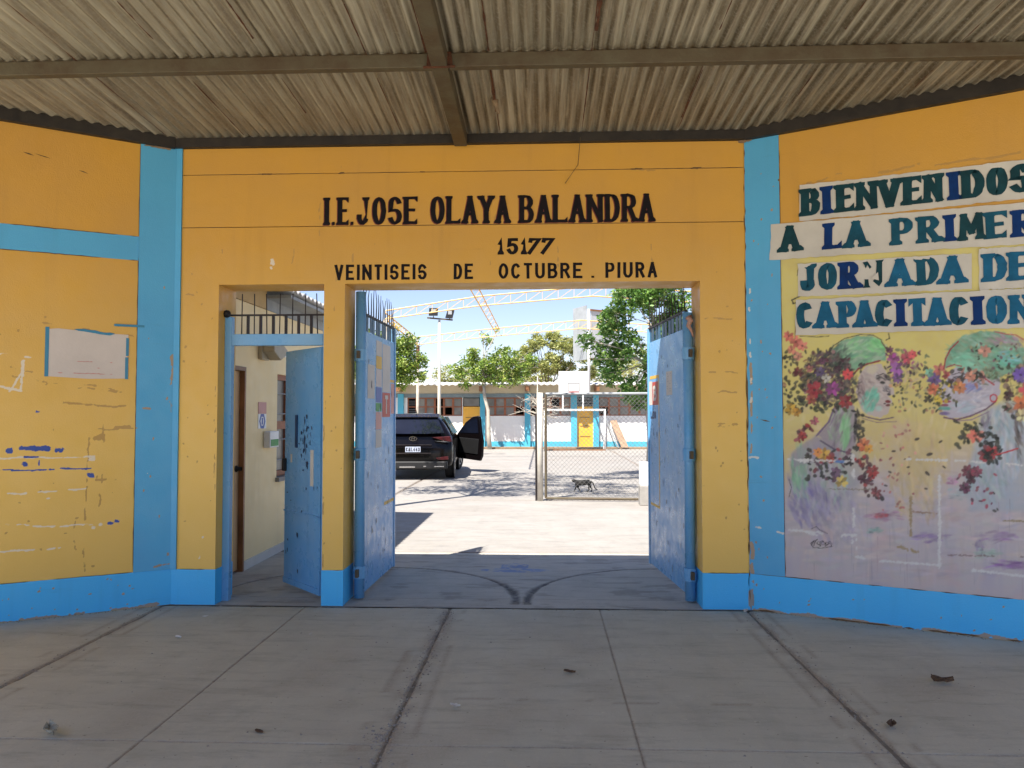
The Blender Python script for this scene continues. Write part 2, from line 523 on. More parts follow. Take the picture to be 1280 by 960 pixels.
# glyphs: strokes as (points, flags): s/e = serif at start/end, c = closed
GL = {
    'I': [([(.5, 0), (.5, 1)], 'se')],
    'E': [([(0, 0), (0, 1)], 'se'), ([(0, 1), (1, 1)], 'v'), ([(0, .52), (.75, .52)], ''), ([(0, 0), (1, 0)], 'v')],
    'J': [([(.82, 1), (.82, .28)] + arc(.44, .28, .38, .28, 0, -185), 's')],
    'O': [(arc(.5, .5, .5, .5, 0, 360, 20)[:-1], 'c')],
    'S': [(arc(.5, .74, .46, .26, 20, 180, 8) + arc(.5, .5, .46, .02, 180, 181, 1) + arc(.5, .26, .5, .26, 90, -160, 11), '')],
    'L': [([(0, 1), (0, 0)], 'se'), ([(0, 0), (1, 0)], 'v')],
    'A': [([(0, 0), (.5, 1)], 's'), ([(.5, 1), (1, 0)], 'e'), ([(.2, .33), (.8, .33)], '')],
    'Y': [([(0, 1), (.5, .48)], 's'), ([(1, 1), (.5, .48)], 's'), ([(.5, .52), (.5, 0)], 'e')],
    'B': [([(0, 0), (0, 1)], 'se'), ([(0, 1), (.5, 1)] + arc(.5, .77, .4, .23, 90, -90, 7) + [(0, .54)], ''),
          ([(0, .54), (.55, .54)] + arc(.55, .27, .45, .27, 90, -90, 8) + [(0, 0)], '')],
    'N': [([(0, 0), (0, 1)], 'se'), ([(0, 1), (1, 0)], ''), ([(1, 0), (1, 1)], 'e')],
    'D': [([(0, 0), (0, 1)], 'se'), ([(0, 1), (.4, 1)] + arc(.4, .5, .6, .5, 90, -90, 12) + [(0, 0)], '')],
    'R': [([(0, 0), (0, 1)], 'se'), ([(0, 1), (.5, 1)] + arc(.5, .76, .42, .24, 90, -90, 8) + [(0, .52)], ''), ([(.5, .52), (1, 0)], 'e')],
    'P': [([(0, 0), (0, 1)], 'se'), ([(0, 1), (.55, 1)] + arc(.55, .73, .42, .27, 90, -90, 8) + [(0, .46)], '')],
    'V': [([(0, 1), (.5, 0)], 's'), ([(.5, 0), (1, 1)], 'e')],
    'T': [([(.5, 1), (.5, 0)], 'e'), ([(0, 1), (1, 1)], 'w')],
    'U': [([(0, 1), (0, .3)] + arc(.5, .3, .5, .3, 180, 360, 9) + [(1, 1)], 'se')],
    'C': [(arc(.5, .5, .5, .5, 45, 315, 15), '')],
    'M': [([(0, 0), (.08, 1)], 's'), ([(.08, 1), (.5, .25)], ''), ([(.5, .25), (.92, 1)], ''), ([(.92, 1), (1, 0)], 'e')],
    '1': [([(.1, .72), (.5, 1), (.5, 0)], 'e')],
    '5': [([(.95, 1), (.12, 1), (.05, .56)] + arc(.48, .32, .48, .32, 110, -160, 10), '')],
    '7': [([(0, .86), (0, 1), (1, 1), (.15, 0)], '')],
    '4': [([(.8, 0), (.8, 1), (0, .3), (1, .3)], '')],
    '6': [(arc(.5, .3, .5, .3, 0, 360, 12)[:-1], 'c'), ([(.85, .95), (.3, .85), (.02, .35)], '')],
    '3': [(arc(.5, .75, .4, .25, 150, -90, 7) + arc(.5, .27, .48, .27, 90, -150, 8), '')],
    '.': [([(.5, 0), (.5, .02)], '')],
}


def glyph(mb, pl, ch, a0, a1, b0, b1, hx, hy, d, serif=True, lean=0, jit=.0, sx=1.9):
    w, h = a1 - a0, b1 - b0
    X = lambda x, y: a0 + hx + x * (w - 2 * hx) + lean * y * h
    Y = lambda y: b0 + hy + y * (h - 2 * hy)
    k = 0
    for pts, fl in GL[ch]:
        P = [Vector((X(x, y) + random.uniform(-jit, jit), Y(y) + random.uniform(-jit, jit))) for x, y in pts]
        closed = 'c' in fl
        n = len(P)
        if not closed:
            for i, j in ((0, 1), (n - 1, n - 2)):
                e = (P[i] - P[j]).normalized()
                P[i] = P[i] + Vector((e.x * hx * .8, e.y * hy))
        Lf, Rt = [], []
        for i in range(n):
            if closed:
                dr = P[(i + 1) % n] - P[i - 1]
            else:
                dr = P[min(i + 1, n - 1)] - P[max(i - 1, 0)]
                if 0 < i < n - 1:
                    d1 = (P[i] - P[i - 1]).normalized(); d2 = (P[i + 1] - P[i]).normalized()
                    dr = d1 + d2
            dr.normalize()
            nn = Vector((-dr.y, dr.x))
            q = 1.0
            if not closed and 0 < i < n - 1:
                q = min(1.6, 1 / max(.5, math.sqrt(max(0, (1 + d1.dot(d2)) / 2))))
            off = Vector((nn.x * hx, nn.y * hy)) * q
            Lf.append(P[i] + off)
            Rt.append(P[i] - off)
        dd = d + k * .0004
        k += 1
        m = n if closed else n - 1
        vs = [pl.p(q.x, q.y, dd) for q in Lf] + [pl.p(q.x, q.y, dd) for q in Rt]
        mb.add(vs, [(i, (i + 1) % n, n + (i + 1) % n, n + i) for i in range(m)])
        if serif:
            for c, i in (('s', 0), ('e', n - 1)):
                if c in fl:
                    q = P[i]
                    top = q.y > (b0 + b1) / 2
                    yb = b1 if top else b0
                    sg = -1 if top else 1
                    sw = hx * sx
                    dd = d + k * .0004
                    k += 1
                    r = hy * 1.7
                    pl.poly(mb, [(q.x - sw, yb), (q.x - sw, yb + sg * r * .8), (q.x - hx * .8, yb + sg * r * 1.7), (q.x + hx * .8, yb + sg * r * 1.7), (q.x + sw, yb + sg * r * .8), (q.x + sw, yb)], dd)
            if 'v' in fl or 'w' in fl:
                for i in ((0, n - 1) if 'w' in fl else (n - 1,)):
                    q = P[i]
                    sg = -1 if q.y > (b0 + b1) / 2 else 1
                    yb = b1 if sg < 0 else b0
                    s2 = -1 if i else 1
                    dd = d + k * .0004
                    k += 1
                    pl.poly(mb, [(q.x, yb), (q.x, yb + sg * hy * 4), (q.x + s2 * hx * 1.1, yb + sg * hy * 2), (q.x + s2 * hx * 1.1, yb)], dd)


def text(mb, pl, s, a0, a1, b0, b1, hx, hy, d, gap=.12, serif=True, narrow={}, lean=0, jit=0, sx=1.9):
    """fit the word s between a0 and a1"""
    wd = {'I': .45, '.': .28, '1': .5, 'M': 1.25, 'N': 1.08}
    ws = [narrow.get(c, wd.get(c, 1.0)) for c in s]
    tot = sum(ws) + gap * (len(s) - 1)
    k = (a1 - a0) / tot
    x = a0
    for c, w in zip(s, ws):
        glyph(mb, pl, c, x, x + w * k, b0, b1, hx, hy, d, serif, lean, jit, sx)
        x += (w + gap) * k


class Marks:
    """collects wear marks of a wall; they are painted into its plaster sheet"""
    def __init__(s):
        s.m = []

    def build(s, name, mat, parent):
        ch = {'bare_white_undercoat': 1, 'old_dark_blue_paint': 2}.get(mat.name, 0)
        for pl, m in s.m: WEAR.setdefault(id(pl), []).append(m + (ch,))


WEAR = {}


def plaster(pl, a0, a1, b0, b1, mat, parent, d=.0012, amp=.0006, step=.0085, name="painted_plaster"):
    marks = WEAR.get(id(pl), [])

    def cf(X, Y, Z):
        out = np.zeros(X.shape + (3,))
        nf = fbm(X * 60 + 9, Y * 60, 13, 3)
        nm = fbm(X * 16 + 3, Y * 16, 19, 3)
        wx = fbm(X * 9, Y * 9, 91, 3)
        wy = fbm(X * 9, Y * 9, 97, 3)
        for (xa, ya, xb, yb, w, k, ch) in marks:
            dx, dy = xb - xa, yb - ya
            L2 = dx * dx + dy * dy + 1e-9
            i0, i1 = np.searchsorted(X[0], [min(xa, xb) - 2.5 * w, max(xa, xb) + 2.5 * w])
            j0, j1 = np.searchsorted(Y[:, 0], [min(ya, yb) - 2.5 * w, max(ya, yb) + 2.5 * w])
            if i1 <= i0 or j1 <= j0: continue
            q = (slice(j0, j1), slice(i0, i1))
            Xq = X[q] + (wx[q] - .5) * .035
            Yq = Y[q] + (wy[q] - .5) * .035
            t = np.clip(((Xq - xa) * dx + (Yq - ya) * dy) / L2, 0, 1)
            r = np.hypot(Xq - xa - t * dx, Yq - ya - t * dy)
            m = np.clip(1.5 - r / (w * (.35 + 1.3 * nf[q])), 0, 1) * np.clip((nm[q] - .5 + .5 * k) * 6, 0, 1)
            out[q + (ch,)] = np.maximum(out[q + (ch,)], m)
        return out
    zf = lambda X, Y: (fbm(X * 5, Y * 5, 71) - .5) * amp * 2
    fr = Plane(pl.p(0, 0, d), pl.u, pl.n)
    nx, ny = max(3, int((a1 - a0) / step)), max(3, int((b1 - b0) / step))
    return gridmesh(name, np.linspace(a0, a1, nx), np.linspace(b0, b1, ny), zf, mat, parent, 'wear', cf, fr)


def ragged(pl, mb, a, b, la, lb, d, n=14, rough=.35, rot=0):
    if isinstance(mb, Marks):
        h = max(la - lb, 0)
        v = max(lb - la, 0)
        mb.m.append((pl, (a - h, b - v, a + h, b + v, max(.006, min(la, lb)), .9)))
        return
    """irregular flat patch about (a,b), half size la x lb"""
    pts = []
    for i in range(n):
        t = 2 * math.pi * i / n
        r = 1 + random.uniform(-rough, rough)
        x, y = math.cos(t), math.sin(t)
        s = max(abs(x), abs(y)) ** .6
        x, y = la * r * x / s, lb * r * y / s
        pts.append((a + x * math.cos(rot) - y * math.sin(rot), b + x * math.sin(rot) + y * math.cos(rot)))
    pl.poly(mb, pts, d)


def streak(pl, mb, a0, b0, a1, b1, w, d, seg=.035, gaps=.25, rough=.5):
    if isinstance(mb, Marks):
        mb.m.append((pl, (a0, b0, a1, b1, max(.006, w * .5), max(.0, .75 - gaps * 1.1))))
        return
    """broken irregular line"""
    L = math.hypot(a1 - a0, b1 - b0)
    n = max(2, int(L / seg))
    ux, uy = (a1 - a0) / L, (b1 - b0) / L
    run = []

    def flush():
        if len(run) > 1:
            up = [(x - uy * h1, y + ux * h1) for x, y, h1, h2 in run]
            dn = [(x + uy * h2, y - ux * h2) for x, y, h1, h2 in run]
            pts = [(run[0][0], run[0][1])] + up[1:-1] + [(run[-1][0], run[-1][1])] + dn[1:-1][::-1]
            if len(pts) >= 3: pl.poly(mb, pts, d)
        run.clear()
    for i in range(n + 1):
        if random.random() < gaps * .5:
            flush()
            continue
        t = i / n
        run.append((a0 + (a1 - a0) * t + random.uniform(-.2, .2) * w, b0 + (b1 - b0) * t + random.uniform(-.2, .2) * w, w * .5 * random.uniform(1 - rough, 1 + rough), w * .5 * random.uniform(1 - rough, 1 + rough)))
    flush()


def vnoise(x, y, seed=0):
    """smooth value noise for numpy arrays"""
    r = np.random.default_rng(seed).random((64, 64))
    xi = np.floor(x).astype(int); yi = np.floor(y).astype(int)
    fx = x - xi; fy = y - yi
    fx = fx * fx * (3 - 2 * fx); fy = fy * fy * (3 - 2 * fy)
    a = r[yi % 64, xi % 64]; b = r[yi % 64, (xi + 1) % 64]
    c = r[(yi + 1) % 64, xi % 64]; d = r[(yi + 1) % 64, (xi + 1) % 64]
    return a * (1 - fx) * (1 - fy) + b * fx * (1 - fy) + c * (1 - fx) * fy + d * fx * fy


def fbm(x, y, seed=0, o=4):
    s = 0; a = .5
    for i in range(o):
        s = s + a * vnoise(x * 2 ** i, y * 2 ** i, seed + i)
        a /= 2
    return s / (1 - .5 ** o)


def gridmesh(name, xs, ys, zf, mat, parent=None, attr='wear', colf=None, frame=None, smooth=True):
    X, Y = np.meshgrid(xs, ys)
    Z = zf(X, Y) if zf else np.zeros_like(X)
    nx, ny = len(xs), len(ys)
    if frame is None:
        V = np.stack([X, Y, Z], -1).reshape(-1, 3)
    else:
        o, u, v, n = [np.array(t) for t in (frame.o, frame.u, frame.v, frame.n)]
        V = (o + X[..., None] * u + Y[..., None] * v + Z[..., None] * n).reshape(-1, 3)
    i = np.arange((nx - 1) * (ny - 1))
    r, c = i // (nx - 1), i % (nx - 1)
    b = r * nx + c
    F = np.stack([b, b + 1, b + nx + 1, b + nx], 1)
    me = bpy.data.meshes.new(name)
    me.vertices.add(len(V))
    me.vertices.foreach_set('co', V.astype(np.float32).ravel())
    me.loops.add(F.size)
    me.loops.foreach_set('vertex_index', F.astype(np.int32).ravel())
    me.polygons.add(len(F))
    me.polygons.foreach_set('loop_start', np.arange(0, F.size, 4, dtype=np.int32))
    if smooth: me.polygons.foreach_set('use_smooth', np.ones(len(F), bool))
    me.update(calc_edges=True)
    if colf is not None:
        a = me.color_attributes.new(attr, 'FLOAT_COLOR', 'POINT')
        col = colf(X, Y, Z)
        a.data.foreach_set('color', np.concatenate([col, np.ones(col.shape[:2] + (1,))], -1).astype(np.float32).ravel())
    me.materials.append(mat)
    o = bpy.data.objects.new(name, me)
    C.objects.link(o)
    if parent: o.parent = parent
    return o


# ================================================================== GROUND
mb = MB()
mb.add([(-500, -400, -.08), (500, -400, -.08), (500, 700, -.08), (-500, 700, -.08)], [(0, 1, 2, 3)])
tag(mb.build("ground", m_sand), "sandy ground around the school, running to the horizon", kind='structure')


def slab_axis(a, b, step, fine):
    e = [0, .004, .010, .018, .028, .042, .06, .085]
    mid = list(np.arange(a + .12, b - .12, step))
    return np.array([a + x for x in e] + mid + [b - x for x in reversed(e)]) if fine else np.linspace(a, b, max(3, int((b - a) / step)))


porch = tag(bpy.data.objects.new("porch_floor", None), "worn grey concrete porch floor in jointed slabs", kind='structure')
C.objects.link(porch)
XJ = [(-7.6, .006), (-5.3, .01), (-2.98, .012), (-1.85, .0), (-.72, .010), (.43, .0), (1.55, .013), (3.9, .01), (6.9, .006)]
YJ = [(-.035, .004), (-2.46, .0), (-4.9, .006), (-8.2, .006)]
for j in range(len(YJ) - 1):
    for i in range(len(XJ) - 1):
        x0, x1, gx0, gx1 = XJ[i][0], XJ[i + 1][0], XJ[i][1], XJ[i + 1][1]
        y0, y1, gy0, gy1 = YJ[j + 1][0], YJ[j][0], YJ[j + 1][1], YJ[j][1]
        near = j == 0 or (j == 1 and i in (1, 2, 3, 4, 5, 6))
        sd = i * 7 + j * 31

        def dist(X, Y, k=1):
            wob = .1 + 2.0 * fbm(X * 7 + 5, Y * 5, 40)
            wob2 = fbm(X * 30, Y * 30, 44)
            d = np.minimum(np.minimum((X - x0) - gx0 * wob, (x1 - X) - gx1 * wob), np.minimum((Y - y0) - gy0 * wob, (y1 - Y) - gy1 * wob))
            return d + (wob2 - .5) * .009

        zf = lambda X, Y: np.where(dist(X, Y) > .006, 0, -.010 * np.clip((.006 - dist(X, Y)) / .010, 0, 1)) + (fbm(X * 3, Y * 3, 3) - .5) * .004

        def cf(X, Y, Z):
            d = dist(X, Y)
            r = .8 * np.clip(1 - d / (.004 + .016 * fbm(X * 7, Y * 5, 9)), 0, 1)
            # gritty drift along the wide joints and the two old form lines beside them
            for xa, wv in ((-.72, .10), (1.55, .09), (-2.98, .07)):
                r = np.maximum(r, .85 * np.clip(1 - np.abs(X - xa) / wv, 0, 1) * np.clip((fbm(X * 16, Y * 7, 17) - .40) * 6, 0, 1))
                for off in (-.13, .12):
                    r = np.maximum(r, .60 * (np.abs(X - xa - off - .02 * (fbm(Y * 2, X * 0, 5) - .5)) < .010) * (fbm(X * 3, Y * 4, 61) > .40) * (.4 + fbm(X * 30, Y * 12, 66)))
            # a faint crack across
            cy = -1.93 + .10 * (fbm(X * 1.2, X * 0 + 3, 77) - .5) * 2
            r = np.maximum(r, .6 * (np.abs(Y - cy) < .006) * (fbm(X * 6, Y * 0 + 2, 78) > .5) * ((X > -.7) & (X < 1.4)))
            r = np.maximum(r, .30 * np.clip((fbm(X * 1.5, Y * 1.5, 23) - .56) * 6, 0, 1))
            return np.stack([np.clip(r, 0, 1), r * 0, r * 0], -1)

        st = .03 if near else .25
        o = gridmesh("floor_slab", slab_axis(x0, x1, st, near), slab_axis(y0, y1, st, near), zf, m_porch, porch, 'wear', cf)
# dirt bed under the joints
mb = MB()
mb.add([(-7.6, -8.2, -.009), (6.9, -8.2, -.009), (6.9, 0.2, -.009), (-7.6, .2, -.009)], [(0, 1, 2, 3)])
mb.build("joint_bed", M("joint_dirt", (.27, .24, .185, 1), .95, .25, 14, bmp=.6, bscale=70), porch)

# gateway apron with the two arcs scraped by the gate leaves
HL, HR = (-1.49, .22), (1.17, .22)


def arcs(X, Y):
    r = np.zeros_like(X)
    for (hx, hy), rad in ((HL, 1.27), (HR, 1.30)):
        rr = np.hypot(X - hx, Y - hy)
        ang = np.arctan2(Y - hy, (X - hx) * (1 if hx < 0 else -1))
        w = .009 + .026 * fbm(X * 6, Y * 6, 5) * np.where(ang < .5, 1.9, .55)
        m = np.clip(1.4 - np.abs(rr - rad - .012 * (fbm(X * 8, Y * 8, 8) - .5)) / w, 0, 1) * (Y > hy - .12)
        r = np.maximum(r, m)
    return r


def apz(X, Y):
    z = -.012 * arcs(X, Y) * (.5 + fbm(X * 25, Y * 25, 2))
    for yl in (.27, 1.12, 1.98):
        z = z - .006 * np.clip(1 - np.abs(Y - yl) / .008, 0, 1)
    return z + (fbm(X * 3, Y * 3, 12) - .5) * .004


def apc(X, Y, Z):
    r = np.clip(arcs(X, Y) * (.35 + 1.3 * fbm(X * 26, Y * 26, 6)), 0, 1)
    for yl in (.27, 1.12, 1.98):
        r = np.maximum(r, .6 * np.clip(1 - np.abs(Y - yl) / .010, 0, 1) * (fbm(X * 4, Y * 2, 31) > .38))
    r = np.maximum(r, .7 * np.clip((fbm(X * 4, Y * 9, 50, 5) - .60) * 5, 0, .5))
    r = np.maximum(r, np.clip(1 - (Y + .03) / .03, 0, 1) * .9)
    # faded blue painted hat shape
    n = fbm(X * 22, Y * 22, 15)
    brim = (np.abs(X + .27) < .34 - .5 * np.abs(Y - 1.42 + .0)) & (np.abs(Y - 1.40) < .09 * (1 - (np.abs(X + .27) / .36) ** 2) + .01)
    crown = (np.abs(X + .28) < .14 - .04 * (Y - 1.4)) & (Y > 1.40) & (Y < 1.74 - .5 * np.abs(X + .28))
    g = np.clip((n - .33) * 5, 0, 1) * (brim | crown) * .62
    return np.stack([np.clip(r, 0, 1), g, g * 0], -1)


ap = gridmesh("gateway_apron", np.arange(-2.9, 1.72, .012), np.arange(-.025, 2.30, .012), apz, m_apron, None, 'wear', apc)
tag(ap, "bluish worn concrete apron in the gateway with scraped arcs", kind='structure')

# the school yard slabs
yard = tag(bpy.data.objects.new("school_yard", None), "sun bleached concrete yard and sports court", kind='structure')
C.objects.link(yard)
CX = [-14, -8.2, -2.75, 2.75, 8.2, 14]
CY = [2.31, 7.30, 11.7, 18.6, 26.2]
for j in range(4):
    for i in range(5):
        x0, x1, y0, y1 = CX[i], CX[i + 1], CY[j], CY[j + 1]
        g = .025 if j == 0 or y1 == 7.30 or y0 == 7.30 else .015

        def yc(X, Y, Z):
            d = np.minimum(np.minimum(X - x0, x1 - X), np.minimum(Y - y0, y1 - Y))
            r = np.clip(1 - d / (.03 + .10 * fbm(X * 3, Y * 3, 14)), 0, 1) * .8
            r = np.maximum(r, .16 * np.clip((fbm(X * .9, Y * .9, 27) - .55) * 6, 0, 1))
            return np.stack([r, r * 0, r * 0], -1)
        yz = lambda X, Y: np.where(np.minimum(np.minimum(X - x0, x1 - X), np.minimum(Y - y0, y1 - Y)) < g, -.05, 0)
        gridmesh("yard_slab", slab_axis(x0, x1, .18, True), slab_axis(y0, y1, .18, True), yz, m_court, yard, 'wear', yc, smooth=False)
mb = MB()
mb.box(-14, -2.91, .32, 2.29, -.07, -.004)
mb.box(1.73, 14, .32, 2.29, -.07, -.004)
mb.build("yard_edge", m_court, yard)
mb = MB()
mb.box(-14, 14, 26.25, 27.2, -.06, .07)
w = mb.build("walkway", m_dirtstrip)
tag(w, "low dusty walkway along the classroom block", kind='structure')

# ================================================================== FRONT WALL
XL, X1, X2, X3, X4, XR = -2.937, -2.583, -1.733, -1.567, 1.224, 1.576
ZL, ZT, TH = 2.531, 3.64, .34
fw = thing("entrance_wall", "yellow painted front wall with blue base, lettering and two doorways", "wall")
mb = MB()
# one outline with the two openings, extruded; upper bands are separate courses with open joints
poly = [(XL, 0), (X1, 0), (X1, ZL), (X2, ZL), (X2, 0), (X3, 0), (X3, ZL), (X4, ZL), (X4, 0), (XR, 0), (XR, 2.990), (XL, 2.990)]
mb.prism(poly, (0, TH, 0), (1, 0, 0), (0, 0, 1), (0, -1, 0), TH)
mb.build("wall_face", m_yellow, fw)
for z0, z1 in ((2.996, 3.417), (3.422, ZT)):
    mb = MB()
    mb.box(XL, XR, 0, TH - .02, z0, z1)
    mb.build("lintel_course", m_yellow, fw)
mb = MB()
mb.box(XL + .01, XR - .01, .02, TH - .03, 2.985, 3.43)
mb.build("mortar_joint", m_crack, fw)
# blue base, 3 mm proud of the yellow
mb = MB()
for a, b in ((XL, X1), (X2, X3), (X4, XR)):
    o_ = .003
    mb.box(a - (o_ if a not in (XL,) else 0), b + (o_ if b != XR else 0), -o_, TH - .01, .001, .276)
mb.build("skirting", m_skirt, fw)
mb = MB()
mb.box(XL, XL + .045, -.016, 0.01, .277, ZT)
mb.build("corner_strip", m_blue, fw)

# lettering
mb = MB(); mr = MB()
for wd, a0, a1, nar in (("I", -1.740, -1.690, {}), (".", -1.672, -1.650, {}), ("E", -1.628, -1.535, {}), (".", -1.522, -1.500, {}), ("JOSE", -1.478, -.985, {}), ("OLAYA", -.885, -.255, {}), ("BALANDRA", -.18, .875, {})):
    for m_, dx, d in ((mr, -.007, .0030), (mb, 0, .0062)):
        st = random.getstate()
        random.seed(wd)
        text(m_, FR, wd, a0 + dx, a1 + dx, 3.002 + (-.004 if dx else 0), 3.222, .019 if wd != '.' else .011, .011, d, gap=.15, jit=.0015, sx=1.45)
        random.setstate(st)
ob = mr.build("letter_shadow", m_redpaint, fw); ob['label'] = "dark red outline behind the large lettering"
ob = mb.build("lettering", m_blackpaint, fw); ob['label'] = "large black slab lettering I.E.JOSE OLAYA BALANDRA"
mb = MB()
for ch, a, b in (("1", -.355, -.300), ("5", -.283, -.188), ("1", -.172, -.117), ("7", -.128, -.030), ("7", -.024, .076)):
    glyph(mb, FR, ch, a, b, 2.752, 2.882, .0165, .012, .0032, ch == '1', lean=.16 if ch == '7' else .02, sx=1.5)
ob = mb.build("lettering", m_blackpaint, fw); ob['label'] = "black school number 15177"
mb = MB()
for wd, a0, a1 in (("VEINTISEIS", -1.65, -.915), ("DE", -.70, -.545), ("OCTUBRE", -.345, .315), ("PIURA", .492, .895)):
    text(mb, FR, wd, a0, a1, 2.560, 2.683, .0115, .010, .0032, gap=.30, serif=False, narrow={'I': .30, 'T': .9}, jit=.001)
FR.box(mb, .383, .405, 2.562, 2.578, .0026, .0034)
ob = mb.build("lettering", m_blackpaint, fw); ob['label'] = "small black lettering VEINTISEIS DE OCTUBRE . PIURA"
# dirt line over the blue base, old repairs, nail holes
mb = MB()
for a, b in ((XL + .05, X1), (X2, X3), (X4, XR)):
    streak(FR, mb, a, .277, b, .277, .005, .0042, gaps=.3)
streak(FR, mb, XL, 2.993, XR, 2.993, .003, .0028, gaps=.15, seg=.06)
streak(FR, mb, XL, 3.42, XR, 3.42, .004, .0028, gaps=.15, seg=.06)
streak(FR, mb, XR - .004, .03, XR - .004, 3.5, .006, .0030, gaps=.6)
for x, z, w in ((-2.2, 3.42, .12), (-1.6, 3.42, .05), (-.95, 3.42, .04), (.75, 3.42, .10), (1.2, 3.42, .10)):
    ragged(FR, mb, x, z, w * .5, .006, .0032)
ob = mb.build("dirt_line", m_crack, fw)
mb = Marks()
for x, z in ((-2.70, 2.03), (-2.84, 2.03), (-2.86, 1.92), (-2.72, 2.37), (1.33, 1.24), (1.38, 1.12), (-2.8, 2.62), (-2.66, 1.5), (1.5, .8), (-1.68, 1.63), (-1.63, 1.22)):
    ragged(FR, mb, x, z, .009, .010, .0016, 8)
streak(FR, mb, -2.8, 2.5, -2.76, 2.46, .01, .001)
streak(FR, mb, -2.60, .60, -2.598, 1.75, .010, .001, gaps=.7)
streak(FR, mb, -1.725, .30, -1.722, 1.6, .010, .001, gaps=.6)
ob = mb.build("paint_chip", m_scrape_d, fw)
mb = Marks()
ragged(FR, mb, -2.15, 2.71, .018, .028, .0008, 12); ragged(FR, mb, -2.16, 2.66, .011, .014, .0012, 9)
streak(FR, mb, -2.71, .36, -2.69, .52, .018, .001, gaps=.5)
streak(FR, mb, 1.262, .04, 1.265, .20, .008, .004, gaps=.5)
ob = mb.build("filler_patch", m_scrape_w, fw)
mb = Marks()
for z, a, b in ((2.24, 1.26, 1.48), (2.06, 1.3, 1.42), (1.82, 1.28, 1.52), (1.67, 1.26, 1.5), (1.42, 1.3, 1.5), (1.40, 1.28, 1.45), (3.42, -2.3, -2.1), (3.42, .7, .9), (2.45, -2.9, -2.7)):
    streak(FR, mb, a, z, b, z - .01, .014, .001, gaps=.6)
for k in range(60):
    a, z = random.choice([random.uniform(-2.88, -2.6), random.uniform(-1.72, -1.58), random.uniform(1.24, 1.56), random.uniform(-2.9, 1.5)]), random.uniform(.35, 3.5)
    if z < 2.5 or k % 3 == 0: ragged(FR, mb, a, z, random.uniform(.003, .009), random.uniform(.003, .009), 0)
for k in range(14):
    a, z = random.uniform(-2.85, 1.5), random.uniform(2.6, 3.3)
    streak(FR, mb, a, z, a + random.uniform(-.01, .01), z - random.uniform(.1, .4), .005, 0, gaps=.6)
mb.build("residue", m_scrape_d, fw)
for a0, a1, b0, b1 in ((XL + .046, X1, .277, ZL), (X2, X3, .277, ZL), (X4, XR, .277, ZL), (XL + .046, XR, ZL + .0001, 2.990), (XL + .046, XR, 2.9962, 3.417), (XL + .046, XR, 3.4222, 3.63)):
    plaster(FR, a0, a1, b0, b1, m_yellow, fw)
# small broken hole at the foot of the right corner
mb = MB()
ragged(FR, mb, 1.572, .085, .008, .055, .005, 12)
mb.build("broken_corner", m_conc, fw)

# ================================================================== SIDE WALLS
lw = thing("side_wall", "yellow side wall on the left with blue band, column and paper notice", "wall")
mb = MB()
LW.box(mb, -3.3, 0, .0, 3.66, -.22, 0)
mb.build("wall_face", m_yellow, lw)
mb = MB()
LW.box(mb, -3.3, 0, .002, .277, -.01, .003)
mb.build("skirting", m_skirt, lw)
mb = MB()
LW.box(mb, -.268, -.002, .278, 3.655, -.01, .012)
mb.build("corner_column", m_blue, lw)
mb = MB()
LW.box(mb, -3.3, -.2685, 2.703, 2.893, -.01, .005)
mb.build("blue_band", m_blue, lw)
mb = MB()
for a in (-5.1, -2.0):
    pass
streak(LW, mb, -3, .278, -.27, .278, .004, .0062, gaps=.3)
streak(LW, mb, -.2695, .28, -.2695, 3.64, .007, .005, gaps=.15, seg=.06)
streak(LW, mb, -3, 2.893, -.27, 2.893, .006, .0055, gaps=.25)
streak(LW, mb, -3, 2.703, -.27, 2.703, .006, .0055, gaps=.25)
streak(LW, mb, -2.4, 3.53, -1.9, 3.5, .010, .0015, gaps=.3)
streak(LW, mb, -1.05, 3.44, -.62, 3.34, .012, .0018, gaps=.15)
streak(LW, mb, -1.05, 3.46, -.62, 3.36, .006, .0012, gaps=.3)
ob = mb.build("dirt_line", m_crack, lw)
mb = Marks()
d = .002
for k in range(70):
    a, z = random.uniform(-3.2, -.3), random.uniform(.35, 2.4)
    ragged(LW, mb, a, z, random.uniform(.003, .012), random.uniform(.002, .012), d + k * 1e-5, 7)
for a, z, b, z2, w in ((-1.0, 2.20, -.30, 2.10, .010), (-1.2, 1.86, -.35, 1.66, .008), (-.75, 1.59, -.15, 1.54, .016), (-.62, 1.38, -.25, 1.39, .008), (-.55, 1.32, -.46, 1.32, .05),
                       (-.55, 1.0, -.4, 1.0, .02), (-.65, .36, -.66, .7, .012), (-.60, .32, -.59, 1.4, .012), (-.5, .8, -.49, 1.5, .010), (-1.12, 1.78, -.4, 1.66, .010), (-.40, 1.40, -.32, 1.40, .03)):
    streak(LW, mb, a, z, b, z2, w, d + random.random() * .0008, gaps=.55, seg=.02)
mb.build("glue_residue", m_scrape_d, lw)
mb = Marks()
for a, z, b, z2, w in ((-1.16, 1.70, -1.0, 1.66, .016), (-1.10, 1.66, -1.02, 1.83, .014), (-1.03, 1.68, -1.02, 1.9, .022), (-1.2, 1.94, -.9, 1.92, .010), (-1.25, 1.19, -.55, 1.17, .012), (-1.1, .92, -.6, .94, .010), (-1.3, .7, -.5, .66, .010), (-2.4, 1.5, -1.6, 1.3, .02), (-1.2, .52, -.75, .5, .008)):
    streak(LW, mb, a, z, b, z2, w, .0031 + random.random() * .0005, gaps=.4, seg=.025)
for a, z, r in ((-.56, 1.15, .022), (-.50, .66, .014), (-.55, .64, .015), (-.18, 1.04, .008), (-1.24, 1.06, .02), (-.84, .88, .015)):
    ragged(LW, mb, a, z, r, r * .7, .0036 if a < -.3 else .0135, 10)
mb.build("bare_patch", m_scrape_w, lw)
